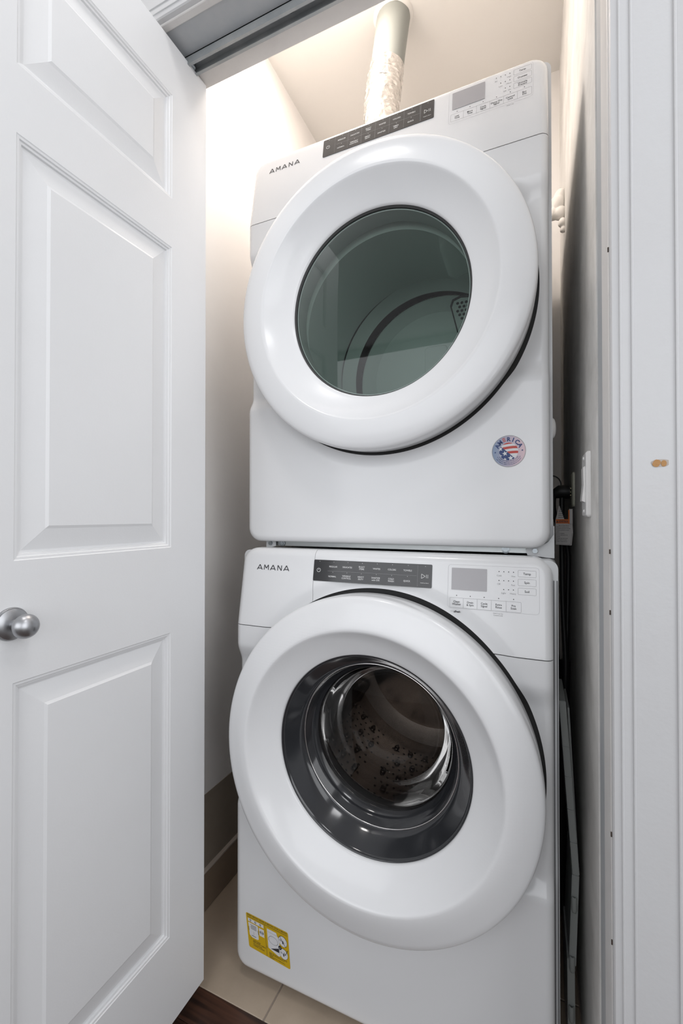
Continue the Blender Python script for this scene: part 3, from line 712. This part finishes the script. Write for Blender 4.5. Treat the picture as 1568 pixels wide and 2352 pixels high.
def grip_mat():
    m = mat('white_door_plastic', (0.76, 0.765, 0.775), 0.24, coat=0.2)
    nt = m.node_tree; b = nt.nodes['Principled BSDF']; tc = nt.nodes['Texture Coordinate']
    v = nt.nodes.new('ShaderNodeTexVoronoi'); v.inputs['Scale'].default_value = 170; v.inputs['Randomness'].default_value = 0.15
    n = nt.nodes.new('ShaderNodeTexNoise'); n.inputs['Scale'].default_value = 3.0
    r = nt.nodes.new('ShaderNodeMapRange'); r.inputs[1].default_value = 0.52; r.inputs[2].default_value = 0.62; r.inputs[4].default_value = 0.12
    bp = nt.nodes.new('ShaderNodeBump'); bp.inputs['Distance'].default_value = 0.0008
    nt.links.new(tc.outputs['Object'], v.inputs[0]); nt.links.new(tc.outputs['Object'], n.inputs[0]); nt.links.new(n.outputs['Fac'], r.inputs[0])
    nt.links.new(r.outputs[0], bp.inputs['Strength']); nt.links.new(v.outputs['Distance'], bp.inputs['Height']); nt.links.new(bp.outputs[0], b.inputs['Normal'])
    return m
M['enamel_grip'] = grip_mat()
M['glass_inner'] = glass_mat('inner_dryer_glass', (0.88, 0.90, 0.89))

washer, wcon = machine(W, 'white front load washing machine with black glass bowl door, underneath the dryer', 'washing machine')
dryer, dcon = machine(Dr, 'white front load dryer with grey tinted round window, stacked on the washer', 'dryer')

# washer feet
for fx in (-0.59, -0.03):
    for fy in (0.95, 1.48):
        obj('foot', tube([(fx, fy, FZ), (fx, fy, FZ+0.008), (fx, fy, -1.060)], [0.022, 0.020, 0.008], 16), 'cord', washer, smooth=40)
for x_ in (0.0338, 0.0392):
    obj('edge_seam', B(x_, x_+0.0014, 0.9005, 0.903, -1.03, -0.12), 'gasket', washer)
# dryer underframe and stacking brackets
bm = bmesh.new(); box(bm, -0.628, 0.018, 0.958, 0.962, -0.0750, -0.052); box(bm, -0.628, 0.018, 0.962, 1.60, -0.0750, -0.0735)
fr = obj('stacking_frame', bm, 'zinc', dryer)
for xx in (-0.612, -0.583, -0.052, 0.003):
    bm = bmesh.new(); pts = [(xx+0.0052*cos(radians(60*i)), -0.0690+0.0052*sin(radians(60*i))) for i in range(6)]
    a = [bm.verts.new((u, 0.9445 if xx in (-0.612, 0.003) else 0.9535, v)) for u, v in pts]; b = [bm.verts.new((u, 0.959, v)) for u, v in pts]
    bm.faces.new(a)
    for i in range(6): bm.faces.new((a[i], b[i], b[(i+1) % 6], a[(i+1) % 6]))
    lathe(xx, -0.0690, [(0.0078, 0.957), (0.0078, 0.9555), (0.004, 0.9552)], 20, bm=bm)
    obj('hex_bolt', bm, 'bolt', dryer)
for s_, xa, xb in ((1, -0.014, 0.0375), (-1, -0.626, -0.598)):
    bm = bmesh.new()
    if s_ > 0: pts = [(xa, -0.066), (xa+0.003, -0.0785), (0.030, -0.0825), (0.0375, -0.0825), (0.0375, -0.035), (0.026, -0.052), (0.010, -0.061)]
    else: pts = [(xa, -0.060), (xa, -0.0825), (xa+0.005, -0.0825), (xb, -0.076), (xb, -0.060)]
    a = [bm.verts.new((u, 0.9500, v)) for u, v in pts]; b = [bm.verts.new((u, 0.9525, v)) for u, v in pts]
    bm.faces.new(a); bm.faces.new(b[::-1])
    for i in range(len(pts)): bm.faces.new((a[i], b[i], b[(i+1) % len(pts)], a[(i+1) % len(pts)]))
    if s_ > 0: box(bm, 0.0360, 0.0378, 0.9525, 1.05, -0.0828, -0.020)
    obj('bracket', bm, 'cab', dryer)
# cap on the dryer's right flank
bm = bmesh.new(); bmesh.ops.create_uvsphere(bm, u_segments=20, v_segments=12, radius=1, matrix=Matrix.Translation((0.0365, 0.985, 0.178)) @ Matrix.Diagonal((0.007, 0.012, 0.021, 1)))
obj('side_cap', bm, 'plastic_white', dryer, smooth=80)

# ---- round sticker on the dryer
SX, SZ, SR = -0.0438, 0.1275, 0.0312; Ys = 0.920-0.0004
def flat_disc(r, y):
    bm = bmesh.new(); bm.faces.new([bm.verts.new((SX+r*cos(2*pi*i/64), y, SZ+r*sin(2*pi*i/64))) for i in range(64)]); return bm
st = obj('sticker', flat_disc(SR, Ys), 'sticker', dryer); st['label'] = 'round flag sticker'
pr = Print(lambda u, v, l: (SX+SR*u, Ys-0.0002-0.00012*l, SZ+SR*v), ['label_white', 'navy', 'red', 'print_w', 'print_g'])
pr.ring(0, 0, 0.985, 0.03, 'print_g', 0, n=64)
CI, cu, cv = 0.56, 0.0, -0.02
def clipc(poly, c=(cu, cv), r=CI, n=40):
    out = poly
    for i in range(n):
        a = 2*pi*(i+0.5)/n; nx, ny = cos(a), sin(a); d = r*cos(pi/n)
        new = []
        for p, q in zip(out, out[1:]+out[:1]):
            dp = (p[0]-c[0])*nx+(p[1]-c[1])*ny-d; dq = (q[0]-c[0])*nx+(q[1]-c[1])*ny-d
            if dp <= 0: new.append(p)
            if (dp < 0 < dq) or (dq < 0 < dp):
                t = dp/(dp-dq); new.append((p[0]+(q[0]-p[0])*t, p[1]+(q[1]-p[1])*t))
        out = new
        if len(out) < 3: return []
    return out
pr.disc(cu, cv, CI, 'label_white', 1, n=40)
def wave(u, k): return 0.46-k*0.155+0.10*sin((u+0.3)*2.1)-0.10*u*0+(-0.06*(u))
def stripe(k, u0, u1):
    for i in range(14):
        a_, b_ = u0+(u1-u0)*i/14, u0+(u1-u0)*(i+1)/14
        p_ = clipc([(a_, wave(a_, k+1)), (b_, wave(b_, k+1)), (b_, wave(b_, k)), (a_, wave(a_, k))])
        if p_: pr.poly(p_, 'red', 2)
stripe(-0.6, -0.6, 0.6); stripe(1.4, -0.4, 0.6); stripe(3.4, -0.1, 0.6)
p_ = clipc([(-0.62, 0.42), (-0.44, 0.30), (0.36, -0.46), (0.2, -0.7), (-0.7, -0.7), (-0.7, 0.3)]); pr.poly(p_, 'navy', 3)
def star(u, v, r, m, lay, rot=0.0, cl=True):
    P_ = [(u+(r if i % 2 == 0 else r*0.42)*cos(pi/2+rot+i*pi/5), v+(r if i % 2 == 0 else r*0.42)*sin(pi/2+rot+i*pi/5)) for i in range(10)]
    for i in range(0, 10, 2):
        t = [P_[i], P_[(i+1) % 10], (u, v), P_[(i-1) % 10]]
        t = clipc(t) if cl else t
        if t: pr.poly(t, m, lay)
star(-0.22, -0.14, 0.17, 'label_white', 4, 0.2); star(0.12, -0.44, 0.17, 'label_white', 4, 0.1); star(-0.50, 0.16, 0.17, 'label_white', 4, 0.2); star(-0.52, -0.30, 0.15, 'label_white', 4); star(-0.22, -0.52, 0.12, 'label_white', 4)
star(-0.80, -0.05, 0.07, 'navy', 1, cl=False); star(0.80, 0.02, 0.07, 'navy', 1, cl=False)
for i, ch in enumerate('AMERICA'):
    a = radians(90+63-21*i); m_ = 'red' if ch == 'E' else 'navy'
    def plc(x, y, a=a): r_ = 0.63+y; t = a-pi/2; return (-sin(t)*r_+cos(t)*x, cos(t)*r_+sin(t)*x)
    if ch == 'E':
        for k in range(3): pr.poly([plc(-0.085, 0.02+0.095*k), plc(0.085, 0.02+0.095*k), plc(0.085, 0.07+0.095*k), plc(-0.085, 0.07+0.095*k)], 'red', 1)
    else: pr.text(ch, 0, 0, 0.25, m_, 1, bold=0.04, place=plc)
for rr_, s_, k in ((0.655, 'AN AMERICAN COMPANY FOR OVER 100 YEARS', 0.055), (0.755, 'EN COMPAGNIE AMERICAINE DEPUIS PLUS DE 100 ANS', 0.05), (0.855, 'UNA COMPANIA AMERICANA POR MAS DE 100 ANOS', 0.05)):
    tot = radians(118 if rr_ < 0.7 else 128 if rr_ < 0.8 else 116)
    def plc(x, y, rr_=rr_, s_=s_, tot=tot):
        t = -pi/2 + x*tot; r_ = rr_-y+0.02; return (r_*cos(t), r_*sin(t))
    vs, _ = text_mesh(s_, 'CENTER', 1.0, 0.01); wdt = max(v[0] for v in vs)-min(v[0] for v in vs)
    pr.text(s_, 0, 0, k, 'navy', 1, bold=0.01, sx=1/wdt/(k/0.70), place=plc)
pr.make('sticker_print', st)

# ---- yellow sticker on the washer, lower left
Yq = 0.860-0.0004; TL, TR_, BR_, BL = (-0.622, -0.930), (-0.508, -0.9365), (-0.501, -1.0155), (-0.612, -1.0065)
def ymap(u, v, l):
    x = (TL[0]*(1-u)+TR_[0]*u)*v+(BL[0]*(1-u)+BR_[0]*u)*(1-v); z = (TL[1]*(1-u)+TR_[1]*u)*v+(BL[1]*(1-u)+BR_[1]*u)*(1-v)
    return (x, Yq-0.00015*l, z)
bm = bmesh.new(); bm.faces.new([bm.verts.new(ymap(u/1.45, v, 0)) for u, v in rr_pts(0, 0, 1.45, 1, 0.05)])
sy = obj('sticker', bm, 'yellow', washer); sy['label'] = 'yellow instruction sticker'
pr = Print(lambda u, v, l: ymap(u, v, 1+l), ['print_k', 'label_white', 'yellow'])
pr.text('PREVENT VIBRATION / PREVENIR LES VIBRATIONS / EVITAR LA VIBRACION', 0.5, 0.955, 0.038, 'print_k', bold=0.02, fit=0.94)
pr.line((0.02, 0.905), (0.98, 0.905), 0.008, 'print_k'); pr.line((0.45, 0.02), (0.45, 0.905), 0.006, 'print_k'); pr.line((0.02, 0.885), (0.98, 0.885), 0.004, 'print_k')
pr.rect(0.04, 0.77, 0.42, 0.86, 'label_white', 1)
for i in range(3): pr.disc(0.10+0.12*i, 0.815, 0.022, 'print_k', 2, n=10, asp=1.4); pr.disc(0.10+0.12*i, 0.815, 0.012, 'label_white', 3, n=8, asp=1.4)
pr.poly([(0.04, 0.74), (0.27, 0.74), (0.28, 0.70), (0.27, 0.36), (0.23, 0.33), (0.10, 0.33), (0.05, 0.38)], 'label_white', 1)
for i in range(4): pr.line((0.09+0.01*(i % 2), 0.69-0.035*i), (0.235, 0.69-0.035*i), 0.012, 'print_k', 2)
pr.line((0.155, 0.52), (0.155, 0.40), 0.003, 'print_k', 2); pr.line((0.10, 0.385), (0.21, 0.385), 0.014, 'print_k', 2); pr.line((0.045, 0.62), (0.045, 0.5), 0.010, 'print_k', 2); pr.line((0.275, 0.62), (0.275, 0.5), 0.010, 'print_k', 2)
pr.rect(0.30, 0.50, 0.42, 0.72, 'label_white', 1); pr.ring(0.36, 0.61, 0.045, 0.006, 'print_k', 2, n=14)
for i in range(3): pr.line((0.33+0.03*i, 0.585), (0.33+0.03*i, 0.635), 0.014, 'print_k', 2)
pr.poly([(0.50, 0.83), (0.72, 0.83), (0.74, 0.75), (0.78, 0.68), (0.78, 0.22), (0.74, 0.19), (0.50, 0.29)], 'label_white', 1)
pr.ring(0.635, 0.56, 0.11, 0.006, 'print_k', 2, n=28); pr.line((0.51, 0.75), (0.75, 0.75), 0.004, 'print_k', 2); pr.poly([(0.56, 0.30), (0.76, 0.42), (0.76, 0.30)], 'print_k', 2)
for vv, k in ((0.68, 0), (0.34, 1)):
    pr.disc(0.865, vv, 0.102, 'print_k', 2, n=28, asp=1.45); pr.disc(0.865, vv, 0.096, 'label_white', 3, n=28, asp=1.45)
    pr.line((0.80, vv), (0.93, vv-0.01), 0.005, 'print_k', 4); pr.rect(0.855, vv-0.06, 0.880, vv+0.02, 'print_k', 4)
    for i in range(3): pr.line((0.79, vv+0.035-0.016*i), (0.835, vv+0.035-0.016*i), 0.006, 'print_k', 4)
pr.line((0.80, 0.80), (0.93, 0.56), 0.010, 'print_k', 5); pr.line((0.88, 0.40), (0.91, 0.34), 0.010, 'print_k', 5); pr.line((0.91, 0.34), (0.97, 0.50), 0.010, 'print_k', 5)
pr.disc(0.79, 0.47, 0.038, 'print_k', 5, n=14, asp=1.45); pr.text('x4', 0.79, 0.47, 0.035, 'label_white', 6, sx=0.6)
pr.text('1.', 0.085, 0.285, 0.05, 'print_k', sx=0.7); pr.text('2.', 0.475, 0.285, 0.05, 'print_k', sx=0.7)
for i, t in enumerate(('LOAD WASHER', 'RETIRE EL MATERIAL DE EMBALAJE', 'DE LA LAVADORA', 'CHARGER LA LAVEUSE')): pr.text(t, 0.12, 0.265-0.045*i-(0.01 if i > 1 else 0), 0.030, 'print_k', align='LEFT', sx=0.62, bold=0.015, fit=0.31)
for i, t in enumerate(('ADJUST FEET AND NUTS TO THE WASHER', 'SERREZ LES ECROUS DES PIEDS A LA', 'LAVEUSE', 'AJUSTE LAS PATAS Y TUERCAS DE LA', 'LAVADORA')): pr.text(t, 0.51, 0.168-0.034*i, 0.025, 'print_k', align='LEFT', sx=0.62, bold=0.015, fit=0.46)
pr.make('sticker_print', sy)

# ================================================================== VENT DUCT
dt = empty('vent_duct', 'round grey exhaust duct with crinkled foil hose behind the dryer', 'duct', (-0.455, 1.60, 1.0))
path = bez([(-0.4050, 1.345, 1.612), (-0.418, 1.3475, 1.53), (-0.430, 1.350, 1.452)], 6)
obj('pipe', tube(path, 0.0530, 48), 'pvc', dt, smooth=40)
pf = bez([(-0.4295, 1.350, 1.458), (-0.440, 1.352, 1.40), (-0.451, 1.358, 1.32), (-0.457, 1.385, 1.22), (-0.460, 1.46, 1.12), (-0.460, 1.58, 1.045), (-0.460, 1.66, 0.995)], 26)
def frf(i, a):
    p = Vector((cos(a)*1.6, sin(a)*1.6, i*0.16)); base = 1.06 if i > 14 else 1.015
    return base + 0.035*noise.noise(p*1.3) + 0.022*noise.noise(p*3.7) + (0.022*(1 if (i % 9) < 2 else 0) if i > 16 else 0) - 0.03*(1 if i in (15, 16) else 0)
obj('foil_hose', tube(pf, 0.0545, 72, rf=frf), 'foil', dt, smooth=28)
bm = bmesh.new(); rg = []
for j, (r_, zz) in enumerate(((0.053, 1.598), (0.060, 1.600), (0.063, 1.604), (0.064, 1.6065))):
    rg.append([bm.verts.new((-0.4065+r_*cos(a)*(1+0.05*noise.noise(Vector((cos(a)*3, sin(a)*3, j)))), 1.3452+r_*sin(a)*(1+0.05*noise.noise(Vector((cos(a)*3, sin(a)*3, j+9)))), zz)) for a in [2*pi*i/48 for i in range(48)]])
for a, b in zip(rg, rg[1:]):
    for i in range(48): bm.faces.new((a[i], a[(i+1) % 48], b[(i+1) % 48], b[i]))
obj('caulk_collar', bm, 'caulk', dt, smooth=60)

# ================================================================== RIGHT GAP
# spray foam lump
bm = bmesh.new()
for (x, y, z, r) in ((0.073, 1.52, 0.975, 0.026), (0.082, 1.52, 1.000, 0.020), (0.060, 1.51, 0.942, 0.018), (0.080, 1.51, 0.940, 0.020), (0.088, 1.50, 0.905, 0.014), (0.086, 1.50, 0.880, 0.009)):
    bmesh.ops.create_icosphere(bm, subdivisions=3, radius=r, matrix=Matrix.Translation((x, y, z)))
for v in bm.verts:
    v.co += v.co.normalized().cross(Vector((0, 0, 1)))*0; k = noise.noise(v.co*45)*0.005; v.co.x = min(WR+0.002, v.co.x+k); v.co.z += k
o = obj('foam_lump', bm, 'foam', smooth=80); rm = o.modifiers.new('r', 'REMESH'); rm.mode = 'VOXEL'; rm.voxel_size = 0.0022; rm.use_smooth_shade = True; sm_ = o.modifiers.new('s', 'SMOOTH'); sm_.factor = 0.7; sm_.iterations = 6; tag(o, 'lumpy blob of white spray foam on the right closet wall beside the dryer', 'foam')

# light switch
sw = empty('light_switch', 'white rocker light switch on the right wall beside the door jamb', 'switch', (WR, 0.905, 0.0))
def platebm(y0, y1, z0, z1, t, r=0.006, x=WR):
    bm = bmesh.new(); pts = rr_pts(y0, z0, y1, z1, r, 4); P3 = rr_pts(y0+0.003, z0+0.003, y1-0.003, z1-0.003, r*0.7, 4)
    a = [bm.verts.new((x-0.0002, u, v)) for u, v in pts]; b = [bm.verts.new((x-t*0.6, u, v)) for u, v in pts]; c = [bm.verts.new((x-t, u, v)) for u, v in P3]
    n_ = len(pts)
    for p_, q_ in ((a, b), (b, c)):
        for i in range(n_): bm.faces.new((p_[i], p_[(i+1) % n_], q_[(i+1) % n_], q_[i]))
    bm.faces.new(c); return bm
obj('plate', platebm(0.868, 0.940, -0.002, 0.114, 0.0075), 'plastic_white', sw, smooth=40)
bm = bmesh.new(); yA, yB = 0.888, 0.921; X0 = WR-0.0075
for pts in ([(X0-0.0000, 0.0245), (X0-0.0048, 0.0270), (X0-0.0020, 0.056), (X0-0.0028, 0.0865), (X0, 0.0890)],):
    a = [bm.verts.new((u, yA, v)) for u, v in pts]; b = [bm.verts.new((u, yB, v)) for u, v in pts]
    bm.faces.new(a[::-1]); bm.faces.new(b)
    for i in range(len(pts)): bm.faces.new((a[i], b[i], b[(i+1) % len(pts)], a[(i+1) % len(pts)]))
obj('rocker', bm, 'plastic_white', sw)
for zz in (0.0085, 0.1040):
    bm = bmesh.new(); bmesh.ops.create_uvsphere(bm, u_segments=12, v_segments=8, radius=0.0032, matrix=Matrix.Translation((WR-0.0076, 0.9045, zz)) @ Matrix.Diagonal((0.5, 1, 1, 1)))
    obj('screw', bm, 'plastic_white', sw, smooth=60)
# outlet
ou = empty('wall_outlet', 'pale ivory power outlet on the right wall, deep in the gap', 'outlet', (WR, 1.22, 0.03))
obj('plate', platebm(1.185, 1.262, 0.022, 0.106, 0.0065), 'ivory', ou, smooth=40)
# power cord and plug
pc = empty('power_cord', 'thick black dryer power cord plugged into the ivory outlet', 'cord', (0.07, 1.22, FZ))
bm = tube([(0.0835, 1.222, 0.060), (0.074, 1.222, 0.060), (0.060, 1.221, 0.060), (0.052, 1.220, 0.056), (0.046, 1.220, 0.053)], [0.0165, 0.0175, 0.0165, 0.013, 0.0105], 16)
pl = obj('plug', bm, 'cord', pc, smooth=50)
for zz in (0.051, 0.059, 0.068): obj('prong', B(0.0830, 0.0860, 1.2215, 1.2235, zz, zz+0.0012), 'brass', pc)
obj('cable', tube(bez([(0.066, 1.220, 0.050), (0.0655, 1.219, 0.015), (0.065, 1.215, -0.08), (0.066, 1.20, -0.22), (0.070, 1.18, -0.36), (0.066, 1.175, -0.46), (0.071, 1.17, -0.60), (0.073, 1.17, -0.85), (0.074, 1.17, FZ+0.012)], 8), 0.0062, 12), 'cord', pc, smooth=60)
obj('cable', tube(bez([(0.048, 1.222, 0.052), (0.0475, 1.225, 0.02), (0.055, 1.228, -0.02), (0.078, 1.23, -0.08), (0.0785, 1.225, -0.18), (0.0715, 1.20, -0.36), (0.059, 1.195, -0.42), (0.053, 1.22, -0.35), (0.0525, 1.26, -0.30)], 8), 0.0055, 12), 'cord', pc, smooth=60)
# drain hose lower down, dark
o = obj('drain_hose', tube(bez([(0.079, 1.36, -0.40), (0.072, 1.35, -0.60), (0.069, 1.35, -0.85), (0.070, 1.36, FZ+0.016)], 8), 0.014, 14), 'gasket_dark', smooth=60)
tag(o, 'dark drain hose running down the narrow gap right of the washer', 'hose')
# strap loop
cl = [(0.045+0.022*cos(t), 1.30, 0.082+0.025*sin(t)) for t in [radians(-110+220*i/18) for i in range(19)]]
bm = bmesh.new(); prev = None
for p in cl:
    row = [bm.verts.new((p[0], p[1]-0.006, p[2])), bm.verts.new((p[0], p[1]+0.006, p[2]))]
    c_ = Vector((0.045, 0, 0.082)); d = (Vector((p[0], 0, p[2]))-c_).normalized()*0.0022
    row += [bm.verts.new((p[0]+d.x, p[1]+0.006, p[2]+d.z)), bm.verts.new((p[0]+d.x, p[1]-0.006, p[2]+d.z))]
    if prev:
        for i in range(4): bm.faces.new((prev[i], prev[(i+1) % 4], row[(i+1) % 4], row[i]))
    prev = row
o = obj('strap', bm, 'gasket_dark', smooth=60); tag(o, 'thin dark curled strap sticking out behind the dryer above the plug', 'strap')
# warning tag on the cord
tg = empty('warning_tag', 'folded white paper tag with orange warning band hanging on the cord', 'tag', (0.064, 1.14, -0.02))
T0, T1, TZ0, TZ1 = 0.0475, 0.0840, -0.067, 0.026; TY = 1.140
bm = bmesh.new()
outl = [(T0+0.001, TZ0), (T1-0.003, TZ0-0.001), (T1, TZ0+0.028), (T1-0.001, TZ0+0.050), (0.066, TZ0+0.060), (T0+0.008, TZ1), (T0, TZ0+0.056)]
a = [bm.verts.new((u, TY, v)) for u, v in outl]; b = [bm.verts.new((u, TY+0.0006, v)) for u, v in outl]
bm.faces.new(a); bm.faces.new(b[::-1])
for i in range(len(outl)): bm.faces.new((a[i], b[i], b[(i+1) % len(outl)], a[(i+1) % len(outl)]))
sh = obj('sheet', bm, 'paper', tg)
pr = Print(lambda u, v, l: (u, TY-0.0003-0.0002*l, v), ['orange', 'print_k', 'print_g'])
pr.rect(T0+0.001, -0.0175, T1-0.009, -0.0075, 'orange', 0); pr.text('ADVERTENCIA', T0+0.0075, -0.0125, 0.0052, 'print_k', 1, align='LEFT', fit=0.019, bold=0.02)
pr.poly([(T0+0.0020, -0.0152), (T0+0.0062, -0.0152), (T0+0.0041, -0.0100)], 'print_k', 1)
for i, t in enumerate(('Peligro de Choque Electrico', 'Conecte a un contacto de pared', 'de conexion a tierra de 3 terminales', 'No quite la terminal de conexion', 'a tierra.', 'No use un adaptador.', 'No use un cable electrico de', 'extension.', 'No seguir estas instrucciones', 'puede ocasionar la muerte,', 'incendio o choque electrico.')):
    pr.text(t, T0+(0.006 if i == 0 else 0.002), -0.0215-0.0038*i, 0.0021, 'print_k', 0, align='LEFT', sx=0.66, bold=0.01, fit=0.030)
for i in range(6): pr.line((T0+0.006+0.0004*i, -0.003+0.0042*i), (T0+0.021-0.0022*i, -0.003+0.0042*i), 0.0010, 'print_k', 0)
pr.line((T0+0.002, TZ0+0.002), (T1-0.005, TZ0+0.001), 0.0004, 'print_k', 0); pr.line((T1-0.005, TZ0+0.001), (T1-0.002, TZ0+0.027), 0.0004, 'print_k', 0)
pr.make('tag_print', sh)
bm = B(0.0762, 0.0830, TY-0.004, TY-0.0035, -0.018, 0.016); obj('curled_flap', bm, 'paper', tg)
bm = B(0.0742, 0.0768, TY-0.0045, TY-0.0037, -0.018, 0.014); obj('flap_band', bm, 'orange', tg)

# grey plastic panel leaning in the gap
rk = empty('plastic_panel', 'grey moulded plastic panel leaning in the gap between washer and wall', 'panel', (0.068, 1.05, FZ))
def slab(p, q, th, y0, y1, bev=0.0012):
    bm = bmesh.new(); d = Vector((q[0]-p[0], 0, q[1]-p[1])).normalized(); nrm = Vector((d.z, 0, -d.x))*th/2
    vs = []
    for y in (y0, y1):
        for (c, s_) in ((p, 1), (p, -1), (q, -1), (q, 1)): vs.append(bm.verts.new((c[0]+s_*nrm.x, y, c[1]+s_*nrm.z)))
    fs = [bm.faces.new([vs[i] for i in f]) for f in ((0,1,2,3), (7,6,5,4), (0,4,5,1), (1,5,6,2), (2,6,7,3), (3,7,4,0))]
    bmesh.ops.bevel(bm, geom=list(bm.edges), offset=bev, segments=2, affect='EDGES'); return bm
obj('upper_section', slab((0.0530, -0.377), (0.0762, -0.722), 0.0125, 1.0, 1.135), 'grey_plastic', rk, smooth=50)
obj('lower_section', slab((0.0755, -0.722), (0.0690, -0.905), 0.0130, 1.0, 1.135), 'grey_plastic', rk, smooth=50)
obj('foot_section', slab((0.0665, -0.895), (0.0675, FZ+0.001), 0.0135, 1.002, 1.133), 'grey_plastic', rk, smooth=50)
obj('rear_leaf', slab((0.0655, -0.400), (0.0815, -0.722), 0.004, 1.03, 1.14, 0.0008), 'grey_plastic', rk, smooth=50)
for zz, xx in ((-0.765, 0.0725), (-0.885, 0.0685), (-0.985, 0.0668)):
    bm = bmesh.new(); rg2 = []
    for (r_, dz) in ((0.0030, 0.0), (0.0045, 0.0), (0.0055, -0.004), (0.0055, -0.026), (0.004, -0.031), (0.0005, -0.033)):
        rg2.append([bm.verts.new((xx+r_*cos(t), 1.0-0.0005+min(0.0, -r_*1.0*sin(t))*1.0-0.0, zz+dz)) for t in [pi*i/12 for i in range(13)]])
    for a, b in zip(rg2, rg2[1:]):
        for i in range(12): bm.faces.new((a[i], a[i+1], b[i+1], b[i]))
    obj('clip', bm, 'grey_plastic', rk, smooth=50)
for zz, xx in ((-0.47, 0.0588), (-0.53, 0.0629), (-0.595, 0.0674), (-0.66, 0.0719)):
    obj('rib', B(xx-0.0062, xx+0.0062, 0.9985, 1.002, zz, zz+0.002), 'grey_plastic', rk)
